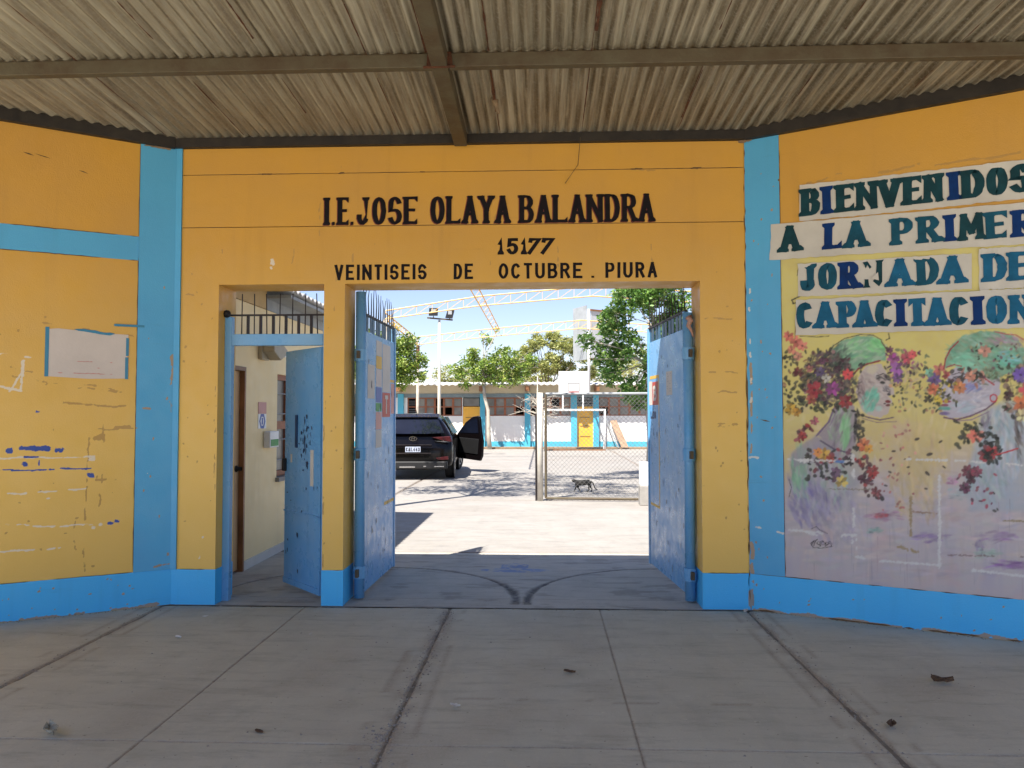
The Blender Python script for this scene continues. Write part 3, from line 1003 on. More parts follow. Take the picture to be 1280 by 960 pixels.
mb = Marks()
for a, z, la, lb in ((-.93, 1.245, .10, .018), (-1.10, 1.24, .03, .018), (-.77, 1.235, .03, .016), (-.95, 1.185, .05, .005), (-1.0, 1.14, .018, .014), (-.90, 1.14, .007, .02),
                     (-.57, 1.035, .028, .018), (-.93, 1.52, .016, .008), (-.44, .66, .02, .012), (-.40, .68, .016, .010)):
    ragged(LW, mb, a, z, la, lb, .0046, 16, .2)
streak(LW, mb, -1.15, 1.10, -.80, 1.09, .006, .0046, gaps=.2)
streak(LW, mb, -.76, 1.09, -.56, 1.08, .008, .0046, gaps=.2)
mb.build("old_blue_paint", m_scrape_b, lw)
mb = Marks()
streak(LW, mb, -.12, .3, -.02, .32, .012, .0135, gaps=.5)
for a, z in ((-.08, 2.5), (-.18, 2.1), (-.03, 1.95), (-.05, 1.62), (-.15, 1.3), (-.2, .9), (-.1, .7), (-.03, .4), (-.16, 1.02)):
    ragged(LW, mb, a, z, .006, .012, .0135, 7)
streak(LW, mb, -.02, 1.5, -.02, 2.0, .02, .0135, gaps=.5)
mb.build("paint_chip", m_crack, lw)

plaster(LW, -1.7, -.269, .277, 2.703, m_yellow, lw)
plaster(LW, -1.7, -.269, 2.893, 3.63, m_yellow, lw)
plaster(LW, -.268, -.003, .278, 3.63, m_blue, lw, .0130)
mb = Marks()
for k in range(16):
    a = -1.6 + k * .1
    streak(LW, mb, a, .004, a + .1, .004, random.uniform(.014, .04), 0, gaps=.25)
for k in range(24): ragged(LW, mb, -random.uniform(.02, 1.5), random.uniform(.02, .25), random.uniform(.004, .012), random.uniform(.003, .008), 0)
mb.build("residue", m_scrape_d, lw)
plaster(LW, -1.7, -.002, .002, .2765, m_skirt, lw, .0040)
# paper notice taped on the left wall
nt_ = thing("paper_notice", "blank whitish paper notice held by strips of blue tape on the left wall", "notice", LW.p(-.59, 1.95, .004))


def rel(pl, o):
    q = Plane(pl.o - Vector(o), pl.u, pl.n)
    return q


q = rel(LW, nt_.location)
mb = MB()
q.poly(mb, [(-.858, 2.135), (-.80, 2.142), (-.5, 2.12), (-.33, 2.115), (-.345, 1.775), (-.6, 1.768), (-.862, 1.782)], .004)
mb.build("sheet", m_paper2, nt_)
mb = MB(); q.box(mb, -.883, -.858, 1.78, 2.15, .004, .0055); mb.build("tape_strip", m_tape, nt_)
mb = MB(); q.box(mb, -.350, -.328, 1.77, 1.94, .004, .0055); q.box(mb, -.346, -.326, 1.95, 2.09, .004, .0055); mb.build("tape_strip", m_tape, nt_)
mb = MB(); streak(q, mb, -.70, 2.14, -.42, 2.115, .018, .0062, gaps=0, rough=.4); mb.build("tape_strip", m_tape, nt_)
mb = MB(); q.box(mb, -.43, -.22, 2.178, 2.195, .004, .0145); mb.build("tape_strip", m_tape, nt_)
mb = MB()
for k in range(3):
    streak(q, mb, -.80, 1.90 - .045 * k, -.42, 1.895 - .045 * k, .006, .0062, gaps=.6, seg=.012)
mb.build("faded_writing", m_pinklab, nt_)

rw = thing("side_wall", "right side wall with flower-haired women mural, blue column and blue base", "wall")
mb = MB()
RW.box(mb, 0, 3.3, 0, 3.66, -.22, 0)
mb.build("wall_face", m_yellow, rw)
mb = MB()
RW.box(mb, 0, 3.3, .002, .276, -.01, .003)
mb.build("skirting", m_skirt, rw)
mb = MB()
RW.box(mb, .004, .262, .277, 3.655, -.01, .006)
mb.build("corner_column", m_blue, rw)
mb = MB()
streak(RW, mb, 0.01, .277, 3, .277, .005, .007, gaps=.25)
streak(RW, mb, .263, .28, .263, 3.64, .007, .007, gaps=.1, seg=.06)
streak(RW, mb, .006, .03, .006, 3.6, .007, .008, gaps=.5)
streak(RW, mb, .02, 1.72, .12, 1.71, .006, .0075, gaps=.2); streak(RW, mb, .06, 1.46, .25, 1.42, .012, .0075, gaps=.4)
ragged(RW, mb, .26, 3.28, .008, .01, .008, 7)
streak(RW, mb, 0.02, .006, 3.2, .006, .010, .0045, gaps=.5)
mb.build("dirt_line", m_crack, rw)
mb = Marks()
streak(RW, mb, .02, 1.165, .12, 1.155, .018, .008, gaps=.3)
streak(RW, mb, .02, .63, .255, .60, .016, .008, gaps=.55)
for z in (1.6, 1.75, 1.95, 2.05, 2.3, 2.45): ragged(RW, mb, .03, z, .007, .022, .009, 8)
mb.build("bare_patch", m_scrape_w, rw)
mb = MB()
ragged(RW, mb, .014, .075, .016, .06, .0065, 12)
mb.build("broken_corner", m_conc, rw)
mb = Marks()
streak(RW, mb, .45, 3.235, .70, 3.26, .016, .0015, gaps=.1); streak(RW, mb, .95, 3.235, 1.2, 3.25, .018, .0015, gaps=.1)
streak(RW, mb, 1.3, 3.225, 1.8, 3.24, .016, .0015, gaps=.2); streak(RW, mb, .4, 3.08, .4, 3.16, .012, .0015)
mb.build("glue_residue", m_scrape_d, rw)

mb = Marks()
for k in range(26): ragged(RW, mb, random.uniform(.03, .25), random.uniform(.3, 3.4), random.uniform(.003, .008), random.uniform(.004, .012), 0)
streak(RW, mb, .03, 1.9, .03, 1.2, .02, 0, gaps=.5); streak(RW, mb, .02, .02, .02, .5, .03, 0, gaps=.4)
for k in range(16): ragged(RW, mb, random.uniform(.03, 2), random.uniform(.02, .22), random.uniform(.003, .008), random.uniform(.003, .008), 0)
mb.build("residue", m_scrape_d, rw)
plaster(RW, .005, .262, .278, 3.63, m_blue, rw, .0074)
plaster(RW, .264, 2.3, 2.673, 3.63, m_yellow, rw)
mb = Marks()
for k in range(20):
    a = .02 + k * .1
    streak(RW, mb, a, .004, a + .1, .004, random.uniform(.014, .045), 0, gaps=.25)
mb.build("residue", m_scrape_d, rw)
plaster(RW, .005, 2.6, .002, .2755, m_skirt, rw, .0040)
# ---- mural: painted on a fine sheet, colours in a point attribute
PX = np.array([(985, 722), (975, 325), (1280, 753), (1280, 300)], float)
SZ = np.array([(.285, .277), (.257, 2.671), (1.755, .267), (1.805, 2.656)], float)


def homog(a, b):
    A = []; y = []
    for (x, z), (u, v) in zip(a, b):
        A += [[x, z, 1, 0, 0, 0, -u * x, -u * z], [0, 0, 0, x, z, 1, -v * x, -v * z]]
        y += [u, v]
    return np.append(np.linalg.solve(np.array(A), np.array(y)), 1).reshape(3, 3)


HM = homog(SZ, PX)          # wall metres -> drawing-sheet units
X0, Y0, RS = 960, 290, 1.5
CW, CH = int(460 * RS), int(500 * RS)
cv = np.zeros((CH, CW, 3))
gy, gx = np.mgrid[0:CH, 0:CW]
GX = gx / RS + X0; GY = gy / RS + Y0


def c8(r, g, b): return np.array(lin(r, g, b)[:3])


def comp(mask, col, sl_=None):
    m = mask[..., None]
    if sl_ is None:
        cv[:] = cv * (1 - m) + m * col
    else:
        cv[sl_] = cv[sl_] * (1 - m) + m * col


def blob(x, y, rx, ry, col, al=1, rot=0, soft=.35, rag=.25, seed=None):
    rr = max(rx, ry) * 1.7 + 3
    i0 = max(0, int((y - rr - Y0) * RS)); i1 = min(CH, int((y + rr - Y0) * RS) + 1)
    j0 = max(0, int((x - rr - X0) * RS)); j1 = min(CW, int((x + rr - X0) * RS) + 1)
    if i1 <= i0 or j1 <= j0: return
    sl_ = (slice(i0, i1), slice(j0, j1))
    dx = GX[sl_] - x; dy = GY[sl_] - y
    c_, s_ = math.cos(rot), math.sin(rot)
    u = (dx * c_ + dy * s_) / rx; v = (-dx * s_ + dy * c_) / ry
    sd = random.randrange(9999) if seed is None else seed
    d = np.sqrt(u * u + v * v) + (fbm(GX[sl_] * .22, GY[sl_] * .22, sd % 50, 3) - .5) * rag * 2
    comp(np.clip((1 - d) / soft, 0, 1) * al, c8(*col), sl_)


def area(pts, col, al=1, soft=1.6):
    """filled outline with a slightly ragged painted edge"""
    P = np.array(pts, float)
    x0, y0 = P.min(0) - 4; x1, y1 = P.max(0) + 4
    i0 = max(0, int((y0 - Y0) * RS)); i1 = min(CH, int((y1 - Y0) * RS)); j0 = max(0, int((x0 - X0) * RS)); j1 = min(CW, int((x1 - X0) * RS))
    sl_ = (slice(i0, i1), slice(j0, j1))
    gx_, gy_ = GX[sl_], GY[sl_]
    ins = np.zeros(gx_.shape, bool); dm = np.full(gx_.shape, 1e9)
    for a, b in zip(P, np.roll(P, -1, 0)):
        c1 = (a[1] > gy_) != (b[1] > gy_)
        xx = (b[0] - a[0]) * (gy_ - a[1]) / (b[1] - a[1] + 1e-9) + a[0]
        ins ^= c1 & (gx_ < xx)
        d = b - a
        t = np.clip(((gx_ - a[0]) * d[0] + (gy_ - a[1]) * d[1]) / (d @ d + 1e-9), 0, 1)
        dm = np.minimum(dm, np.hypot(gx_ - a[0] - t * d[0], gy_ - a[1] - t * d[1]))
    sd = np.where(ins, dm, -dm) + (fbm(gx_ * .3, gy_ * .3, 7, 3) - .5) * 3
    comp(np.clip(sd / soft + .5, 0, 1) * al, c8(*col), sl_)


def brush(pts, w, col, al=.9, rough=.3):
    for (xa, ya), (xb, yb) in zip(pts[:-1], pts[1:]):
        L = math.hypot(xb - xa, yb - ya)
        n = max(1, int(L / (w * .7)))
        for i in range(n + 1):
            t = i / n
            blob(xa + (xb - xa) * t, ya + (yb - ya) * t, w * random.uniform(1 - rough, 1 + rough), w * random.uniform(.8, 1.1) * .7, col, al, math.atan2(yb - ya, xb - xa), .5, .1)


def flower(x, y, r, col, n=6):
    for i in range(n):
        t = 2 * math.pi * i / n + random.random() * .6
        k = random.uniform(.75, 1.2)
        cc = tuple(min(255, max(0, c * k)) for c in col)
        blob(x + math.cos(t) * r * .55, y + math.sin(t) * r * .55, r * .55, r * .33, cc, .92, t, .3, .2)
    blob(x, y, r * .22, r * .22, tuple(c * .5 for c in col), .8)


def petals(x0, x1, y0, y1, n, cols, s=(2, 4.5), shape=None):
    for i in range(n):
        x = random.uniform(x0, x1); y = random.uniform(y0, y1)
        if shape and not shape(x, y): continue
        c = random.choice(cols)
        k = random.uniform(.8, 1.2)
        blob(x, y, random.uniform(*s) * 1.3, random.uniform(s[0], s[1]) * .85, tuple(min(255, q * k) for q in c), .9, random.uniform(0, 3.1), .3, .15)


def dabs(cx, cy, rx, ry, n, cols, ln=6, w=1.6, ang=0, spread=.5, al=.6, inside=None):
    """many short brush strokes scattered over an ellipse"""
    for i in range(n):
        r = math.sqrt(random.random()); t = random.random() * 6.283
        x, y = cx + rx * r * math.cos(t), cy + ry * r * math.sin(t)
        if inside and not inside(x, y): continue
        c = random.choice(cols); k = random.uniform(.86, 1.14)
        blob(x, y, ln * random.uniform(.5, 1.3), w * random.uniform(.6, 1.4), tuple(min(255, q * k) for q in c), al * random.uniform(.5, 1), ang + random.gauss(0, spread), .5, .2)


# ground: warm yellow above, pinkish lilac wash below, with brushed streaks
nz = fbm(GX / 38, GY / 38, 21); nz2 = fbm(GX / 14, GY / 60, 22); nz3 = fbm(GX / 60, GY / 9, 25)
cv[:] = c8(238, 222, 132)
comp(np.clip((fbm(GX / 30, GY / 25, 41) - .5) * 5, 0, 1) * .5, c8(226, 204, 120))
comp(np.clip((GY - 490) / 80, 0, 1) * .75 * np.clip(nz * 1.6, 0, 1), c8(226, 200, 158))
comp(np.clip((GY - 560) / 60 + (nz - .5) * 1.4, 0, 1), c8(214, 202, 202))
comp(np.clip((nz2 - .45) * 3, 0, 1) * np.clip((GY - 570) / 40, 0, 1) * .5, c8(190, 182, 204))
comp(np.clip((fbm(GX / 22, GY / 40, 33) - .5) * 5, 0, 1) * np.clip((GY - 590) / 30, 0, 1) * .6, c8(224, 196, 190))
comp(np.clip((nz3 - .5) * 4, 0, 1) * np.clip((GY - 600) / 30, 0, 1) * .35, c8(206, 206, 204))
comp(np.clip((GY - 738 - .1 * (GX - 985)) / 14 + (nz2 - .5) * 2.4, 0, 1) * .75, c8(232, 218, 138))
dabs(1140, 530, 160, 60, 160, [(236, 218, 150), (226, 200, 160), (238, 214, 180)], 9, 3, 0, 1.2, .35)
dabs(1160, 660, 190, 70, 420, [(210, 196, 206), (222, 204, 196), (196, 186, 206), (226, 210, 190), (204, 206, 200), (220, 190, 190)], 14, 3.2, 0, .15, .38)
dabs(1160, 650, 190, 80, 160, [(206, 194, 204), (226, 206, 190), (190, 190, 206)], 16, 2.4, 1.57, .1, .30)
blob(1148, 580, 44, 62, (226, 202, 138), .75, 0, .7, .3); dabs(1148, 590, 36, 66, 120, [(232, 208, 146), (218, 190, 130), (230, 196, 160)], 12, 3, 1.4, .3, .4)
blob(1125, 540, 26, 18, (226, 196, 172), .6, 0, .8)
# lilac, mauve and green smears low on the wall
for x, y, rx, ry, c in ((1165, 672, 24, 7, (150, 118, 180)), (1108, 646, 28, 6, (186, 140, 170)), (1248, 672, 26, 7, (168, 132, 178)), (1268, 708, 34, 7, (160, 100, 182)), (1335, 668, 40, 9, (160, 124, 180)), (1224, 682, 8, 16, (140, 124, 164)), (1330, 706, 40, 6, (164, 110, 180)),
                        (1100, 645, 10, 3, (196, 92, 100)), (1190, 602, 8, 5, (196, 140, 176)), (1200, 618, 16, 10, (170, 196, 200)), (1262, 612, 12, 34, (164, 186, 210)), (1236, 600, 26, 14, (150, 190, 190)), (1092, 664, 10, 4, (140, 186, 176)), (1235, 694, 20, 8, (186, 214, 196))):
    blob(x, y, rx, ry, c, .45, 0, .8, .5); dabs(x, y, rx, ry, 16, [c, tuple(q * .85 for q in c), tuple(min(255, q * 1.12) for q in c)], max(3, rx * .35), 1.8, 0 if rx > ry else 1.57, .15, .55)
# first figure: shoulders and breast
area([(1019, 545), (1004, 556), (990, 568), (986, 600), (992, 640), (1060, 640), (1078, 600), (1074, 556)], (176, 178, 190), .55, 8)
dabs(1026, 600, 40, 42, 230, [(166, 200, 176), (150, 190, 168), (170, 164, 196), (190, 182, 200), (160, 150, 186), (196, 200, 196)], 12, 3, 1.4, .35, .5)
dabs(1012, 628, 24, 34, 110, [(140, 128, 182), (160, 150, 190), (120, 116, 168), (178, 170, 196)], 11, 2.6, 1.25, .3, .5)
dabs(1000, 590, 10, 34, 60, [(126, 190, 150), (150, 204, 164), (170, 190, 180)], 10, 2.4, 1.5, .2, .5)
dabs(1040, 650, 34, 34, 120, [(176, 168, 196), (196, 186, 204), (206, 200, 200)], 12, 3, 1.3, .4, .4)
area([(990, 566), (1004, 556), (1019, 545), (1040, 556), (1064, 566), (1066, 580), (1020, 578), (992, 584)], (168, 156, 172), .6, 3)
# neck
area([(1042, 512), (1037, 528), (1022, 545), (1036, 558), (1062, 566), (1070, 556), (1072, 520), (1066, 506)], (172, 160, 168), .95, 2)
dabs(1052, 538, 16, 26, 130, [(150, 186, 146), (170, 200, 160), (178, 166, 176), (150, 136, 156), (190, 184, 186), (124, 106, 120)], 9, 2, 1.9, .25, .6, lambda x, y: 1026 < x < 1071)
dabs(1056, 540, 5, 22, 40, [(136, 204, 140), (160, 214, 160)], 9, 2, 1.75, .15, .6)
brush([(1042, 512), (1036, 528), (1021, 545)], 2.4, (116, 92, 136), .8); brush([(1046, 514), (1038, 532)], 1.4, (150, 130, 160), .7)
brush([(1026, 552), (1042, 562), (1064, 568)], 2.2, (92, 80, 110), .75)
# face in profile, looking right
FC = [(1074, 470), (1080, 461), (1090, 456), (1101, 456), (1107, 464), (1111, 474), (1113, 480), (1118, 490), (1117, 494), (1111, 496), (1114, 501), (1115, 504), (1111, 507), (1113, 511), (1110, 518), (1100, 523), (1086, 520), (1076, 512), (1070, 492)]
area(FC, (214, 198, 190), 1, 1.2)
dabs(1092, 488, 18, 28, 150, [(212, 198, 190), (188, 168, 166), (200, 192, 192), (176, 156, 156), (210, 206, 204)], 6, 1.8, .6, .6, .5, lambda x, y: x < 1112 - abs(y - 490) * .1)
dabs(1088, 502, 10, 15, 60, [(120, 214, 184), (146, 222, 200), (106, 196, 170)], 7, 2.2, -1.0, .3, .65); blob(1098, 512, 6, 5, (190, 226, 214), .8, 0, .5)
blob(1091, 463, 9, 6, (226, 214, 186), .9, -.4, .4)
dabs(1078, 490, 5, 18, 30, [(150, 122, 124), (132, 110, 116)], 6, 1.6, 1.2, .3, .5)
dabs(1105, 474, 9, 3.2, 24, [(40, 36, 42), (70, 64, 72)], 4, 1.1, .15, .2, .85); blob(1103, 479, 4.2, 2.2, (24, 24, 30), .95, .1, .3); brush([(1096, 471), (1104, 468), (1111, 471)], 1.2, (50, 44, 48), .9)
dabs(1109, 489, 5, 5, 16, [(84, 80, 92), (110, 104, 116)], 3.5, 1.2, .9, .3, .8); blob(1111, 494, 2.6, 1.8, (44, 40, 48), .9, 0, .3)
blob(1110, 503, 4.4, 2.4, (132, 20, 34), .95, .1, .3, .1); blob(1110, 507.5, 3.8, 2.0, (110, 20, 40), .95, -.1, .3, .1); blob(1106, 505.5, 2, 1, (40, 16, 26), .9)
brush([(1074, 519), (1086, 523), (1100, 526), (1116, 523)], 1.8, (116, 90, 110), .85); brush([(1078, 524), (1096, 529), (1120, 528)], 1.2, (150, 120, 130), .7)
# cap
area([(1036, 452), (1040, 438), (1052, 427), (1070, 421), (1090, 421), (1102, 428), (1107, 440), (1108, 452), (1098, 452), (1084, 457), (1070, 464), (1050, 462)], (140, 190, 154), 1, 1.5)
dabs(1078, 440, 30, 16, 170, [(150, 214, 160), (128, 186, 150), (176, 206, 178), (112, 168, 140), (196, 214, 190), (150, 228, 150)], 9, 2.2, -.35, .3, .6)
dabs(1050, 446, 14, 14, 70, [(86, 116, 100), (110, 140, 120), (70, 84, 80)], 6, 1.8, -.7, .4, .6); dabs(1096, 434, 10, 9, 40, [(130, 226, 140), (160, 232, 160)], 7, 1.8, .5, .3, .6)
brush([(1034, 446), (1042, 433), (1056, 424), (1076, 419), (1092, 420), (1102, 426)], 1.2, (66, 66, 60), .8); brush([(1102, 428), (1108, 437), (1114, 444)], 1.8, (108, 62, 56), .8)
brush([(1066, 470), (1073, 462), (1084, 456), (1100, 452)], 2.3, (150, 44, 48), .9); brush([(1060, 476), (1068, 468)], 2.6, (120, 50, 56), .8)
# hair of leaves and flowers
dabs(1034, 472, 33, 31, 520, [(58, 50, 50), (84, 66, 72), (70, 78, 66), (104, 84, 92), (120, 108, 96), (60, 60, 56), (100, 60, 76)], 5, 2, -.6, .8, .9)
dabs(1062, 486, 14, 18, 90, [(64, 54, 54), (96, 78, 80), (120, 100, 100)], 5, 1.8, -.8, .6, .65)
petals(1000, 1070, 438, 512, 110, [(44, 42, 40), (70, 44, 58), (90, 40, 56), (60, 76, 60), (150, 110, 110)], (1.8, 3.6), lambda x, y: (x - 1036) ** 2 / 1400 + (y - 474) ** 2 / 1500 < 1)
petals(980, 1012, 440, 515, 80, [(60, 60, 40), (84, 84, 54), (116, 100, 66), (40, 42, 36), (190, 140, 100)], (1.6, 3.2))
petals(1030, 1080, 455, 466, 26, [(50, 54, 50), (84, 60, 70)], (1.8, 3))
petals(984, 1072, 500, 516, 50, [(50, 54, 38), (80, 90, 50), (36, 38, 34)], (2, 3.8))
for x, y, r, c in ((986, 421, 7, (236, 112, 104)), (995, 428, 8, (236, 120, 108)), (1003, 433, 7, (232, 134, 118)), (990, 438, 6, (230, 140, 116)), (998, 446, 6, (226, 150, 126)), (1018, 488, 11, (166, 46, 60)), (1041, 487, 9, (168, 70, 150)), (1057, 503, 9, (160, 44, 50)), (1060, 469, 7, (236, 76, 80)),
                   (998, 466, 7, (120, 40, 50)), (1025, 466, 7, (104, 84, 130)), (1033, 474, 6, (214, 208, 196)), (1012, 462, 5, (190, 120, 110)), (988, 512, 8, (232, 186, 70)), (996, 516, 6, (226, 164, 54)), (1014, 500, 7, (176, 80, 70)), (1047, 463, 5, (84, 44, 60)), (1028, 452, 5, (110, 60, 90))): flower(x, y, r, c, 7)
petals(995, 1020, 528, 552, 26, [(160, 44, 50), (130, 40, 60), (190, 90, 110), (70, 50, 44)], (2, 3.6), lambda x, y: abs((y - 540) + (x - 1007) * .8) < 7)
flower(1018, 527, 6, (190, 90, 110)); flower(1003, 546, 6, (176, 50, 50))
dabs(1072, 540, 4, 26, 50, [(36, 34, 36), (60, 54, 52)], 5, 1.8, 1.6, .25, .8)
petals(1064, 1086, 520, 566, 26, [(38, 36, 36), (62, 64, 50)], (1.8, 3.4), lambda x, y: abs(x - 1074) < 7)
petals(1058, 1106, 562, 628, 90, [(60, 34, 44), (96, 50, 60), (44, 40, 42), (160, 60, 60), (110, 70, 84)], (2, 4), lambda x, y: abs(x - 1068 - (y - 562) * .45) < 11)
petals(1008, 1060, 562, 602, 60, [(50, 54, 48), (100, 60, 80), (70, 74, 66), (150, 60, 70)], (1.8, 3.6))
for x, y, r, c in ((1080, 557, 9, (236, 130, 84)), (1086, 562, 6, (226, 164, 66)), (1030, 569, 9, (230, 176, 70)), (1022, 566, 6, (222, 140, 70)), (1038, 574, 6, (196, 80, 60)), (1044, 591, 7, (120, 90, 116)), (1052, 603, 8, (220, 190, 96)), (1091, 590, 8, (166, 56, 56)), (1095, 616, 7, (150, 80, 84)), (1078, 600, 6, (90, 50, 64)), (1010, 572, 5, (70, 70, 60)), (1062, 578, 6, (60, 44, 50))): flower(x, y, r, c, 7)
# garland between the faces
dabs(1128, 464, 20, 26, 90, [(170, 160, 130), (140, 110, 140), (200, 170, 170), (120, 120, 96)], 5, 1.8, 0, 1.5, .5)
petals(1106, 1160, 436, 472, 60, [(70, 44, 70), (50, 50, 44), (160, 80, 120), (120, 130, 90)], (1.5, 3.2))
petals(1112, 1190, 468, 516, 120, [(84, 90, 60), (130, 136, 96), (50, 50, 40), (170, 160, 120), (200, 150, 110)], (1.3, 2.8))
for x, y, r, c in ((1117, 450, 8, (170, 76, 150)), (1121, 462, 9, (170, 100, 180)), (1122, 474, 7, (130, 80, 150)), (1134, 448, 8, (200, 80, 100)), (1141, 444, 6, (220, 90, 96)), (1112, 438, 5, (110, 60, 90)), (1168, 475, 9, (110, 80, 150)), (1167, 488, 8, (226, 116, 80)), (1174, 463, 8, (200, 110, 104)),
                   (1162, 467, 6, (130, 186, 160)), (1160, 500, 6, (66, 62, 44)), (1176, 494, 7, (90, 104, 60)), (1172, 500, 5, (226, 196, 70)), (1183, 470, 6, (180, 70, 80))): flower(x, y, r, c, 7)
# second figure: neck and shoulder
area([(1228, 514), (1220, 536), (1216, 566), (1206, 600), (1212, 640), (1300, 640), (1300, 520), (1262, 500)], (186, 196, 208), .7, 6)
dabs(1254, 556, 30, 44, 260, [(196, 210, 222), (172, 200, 214), (210, 206, 212), (180, 176, 196), (220, 222, 222), (160, 190, 200)], 12, 2.6, 1.45, .25, .55)
dabs(1234, 600, 26, 30, 120, [(166, 192, 200), (180, 200, 190), (190, 186, 206)], 11, 2.6, 1.3, .4, .45)
dabs(1274, 540, 5, 36, 60, [(110, 100, 100), (140, 124, 116), (90, 84, 84)], 9, 1.8, 1.25, .2, .6); dabs(1232, 530, 6, 12, 30, [(120, 110, 130), (150, 140, 160)], 6, 1.6, 1.8, .3, .5)
# second face in profile, looking left
area([(1200, 458), (1190, 464), (1185, 474), (1179, 484), (1172, 492), (1174, 496), (1181, 497), (1178, 501), (1177, 504), (1181, 507), (1177, 511), (1179, 518), (1187, 524), (1206, 523), (1226, 517), (1240, 508), (1250, 494), (1250, 466), (1226, 456)], (204, 196, 208), 1, 1.2)
dabs(1214, 492, 30, 24, 230, [(220, 216, 222), (196, 188, 208), (176, 190, 214), (208, 198, 206), (184, 176, 196), (226, 222, 222)], 8, 2, -.35, .5, .5, lambda x, y: x > 1184)
dabs(1214, 486, 12, 6, 40, [(130, 150, 200), (160, 150, 204), (150, 130, 186)], 7, 1.6, -.2, .4, .6); dabs(1206, 510, 12, 7, 30, [(200, 214, 226), (186, 206, 216)], 7, 2, -.2, .3, .6)
brush([(1180, 523), (1196, 526), (1214, 521), (1232, 513), (1244, 504)], 2.2, (116, 76, 104), .85); brush([(1192, 528), (1214, 526), (1236, 516)], 1.4, (150, 120, 150), .7)
blob(1183, 503, 7, 2.2, (168, 34, 90), .95, 0, .3, .1); blob(1181, 507.6, 6, 1.9, (150, 36, 84), .9, 0, .3, .1); blob(1181, 512, 9, 3, (84, 176, 156), .85, 0, .4); blob(1180, 518, 8, 3, (110, 86, 156), .85, 0, .4)
dabs(1200, 474, 8, 3, 18, [(60, 54, 62), (100, 84, 96)], 4, 1.1, -.1, .2, .8); brush([(1190, 470), (1199, 467), (1210, 470)], 1.2, (60, 50, 56), .85)
# second cap
area([(1181, 462), (1182, 446), (1190, 432), (1204, 421), (1226, 415), (1250, 415), (1272, 424), (1286, 444), (1284, 466), (1256, 470), (1240, 478), (1222, 464), (1200, 456)], (140, 184, 154), 1, 1.5)
dabs(1232, 442, 46, 24, 360, [(120, 196, 160), (146, 206, 176), (110, 160, 134), (166, 180, 150), (130, 140, 110), (170, 206, 190), (100, 186, 156)], 9, 2.2, .2, .5, .55)
dabs(1204, 452, 13, 10, 50, [(140, 220, 186), (160, 226, 196)], 8, 2.2, .3, .3, .6); dabs(1262, 450, 14, 10, 50, [(104, 206, 176), (150, 206, 220)], 7, 2, .2, .4, .6); dabs(1232, 472, 22, 10, 80, [(110, 120, 84), (150, 156, 120), (90, 96, 70)], 5, 1.6, .4, .8, .6)
dabs(1256, 428, 22, 7, 50, [(196, 160, 190), (180, 130, 160), (160, 190, 150)], 8, 1.8, .45, .2, .6)
brush([(1198, 428), (1188, 438), (1182, 450), (1180, 462)], 2, (170, 56, 60), .9); brush([(1184, 460), (1193, 457), (1202, 459)], 1.7, (170, 50, 60), .9)
brush([(1222, 466), (1232, 475), (1242, 482)], 2, (190, 46, 64), .9); brush([(1244, 416), (1258, 419), (1270, 420), (1280, 426)], 1.5, (196, 80, 84), .85)
for i in range(16):
    t = i / 15 * 6.3
    blob(1242 + 4.2 * math.cos(t), 499 + 4.6 * math.sin(t), 1.3, 1.3, (206, 50, 70), .95)
petals(1186, 1230, 462, 484, 40, [(40, 44, 38), (66, 60, 56), (196, 140, 120), (100, 60, 70)], (1.8, 3.8))
petals(1174, 1200, 478, 508, 34, [(54, 60, 40), (100, 100, 50), (206, 176, 60)], (1.6, 3.4))
petals(1214, 1290, 426, 474, 60, [(70, 90, 66), (50, 56, 44), (170, 170, 130), (130, 96, 104)], (1.2, 2.6))
dabs(1274, 490, 20, 36, 120, [(60, 60, 54), (96, 60, 70), (84, 96, 70), (150, 120, 110)], 5, 1.8, .8, .8, .6)
petals(1254, 1300, 456, 532, 70, [(36, 40, 34), (90, 44, 56), (70, 84, 56), (170, 140, 120)], (1.8, 3.8))
for x, y, r, c in ((1231, 440, 8, (226, 160, 140)), (1213, 472, 7, (226, 150, 124)), (1200, 486, 8, (236, 150, 96)), (1276, 470, 10, (120, 90, 180)), (1282, 488, 9, (206, 84, 96)), (1276, 505, 11, (236, 130, 76)), (1278, 521, 9, (236, 214, 160)), (1261, 496, 7, (70, 36, 36)), (1218, 546, 10, (230, 120, 100)), (1226, 545, 6, (236, 150, 130)),
                   (1234, 568, 12, (176, 44, 50)), (1242, 564, 7, (196, 56, 56)), (1210, 591, 9, (120, 44, 66)), (1221, 590, 7, (140, 56, 80)), (1206, 611, 8, (110, 54, 84)), (1213, 600, 7, (90, 40, 60))): flower(x, y, r, c, 8)
petals(1194, 1226, 526, 564, 36, [(40, 44, 34), (60, 68, 48), (84, 90, 66)], (2, 4), lambda x, y: (x - 1216) ** 2 + (y - 546) ** 2 > 60); petals(1226, 1252, 536, 582, 34, [(34, 38, 34), (50, 60, 46)], (2, 4.4))
brush([(1244, 570), (1256, 567), (1272, 562)], 2, (210, 50, 54), .9)
petals(1196, 1248, 592, 640, 22, [(120, 56, 84), (170, 100, 110), (60, 60, 54), (180, 70, 90)], (1.4, 2.8))
for x, y, r in ((1162, 569, 4.6), (1146, 550, 3.8), (1135, 585, 2.6), (1159, 593, 4.6), (1180, 585, 3), (1176, 553, 3.4), (1117, 565, 3.4), (1112, 591, 3), (1157, 612, 3), (1107, 608, 3), (1131, 575, 1.8)):
    blob(x, y, r, r * .5, (54, 44, 42), .9, random.uniform(-.8, .8), .3)
petals(1100, 1145, 530, 640, 40, [(200, 130, 120), (180, 110, 110), (214, 160, 140)], (1.2, 2.6))
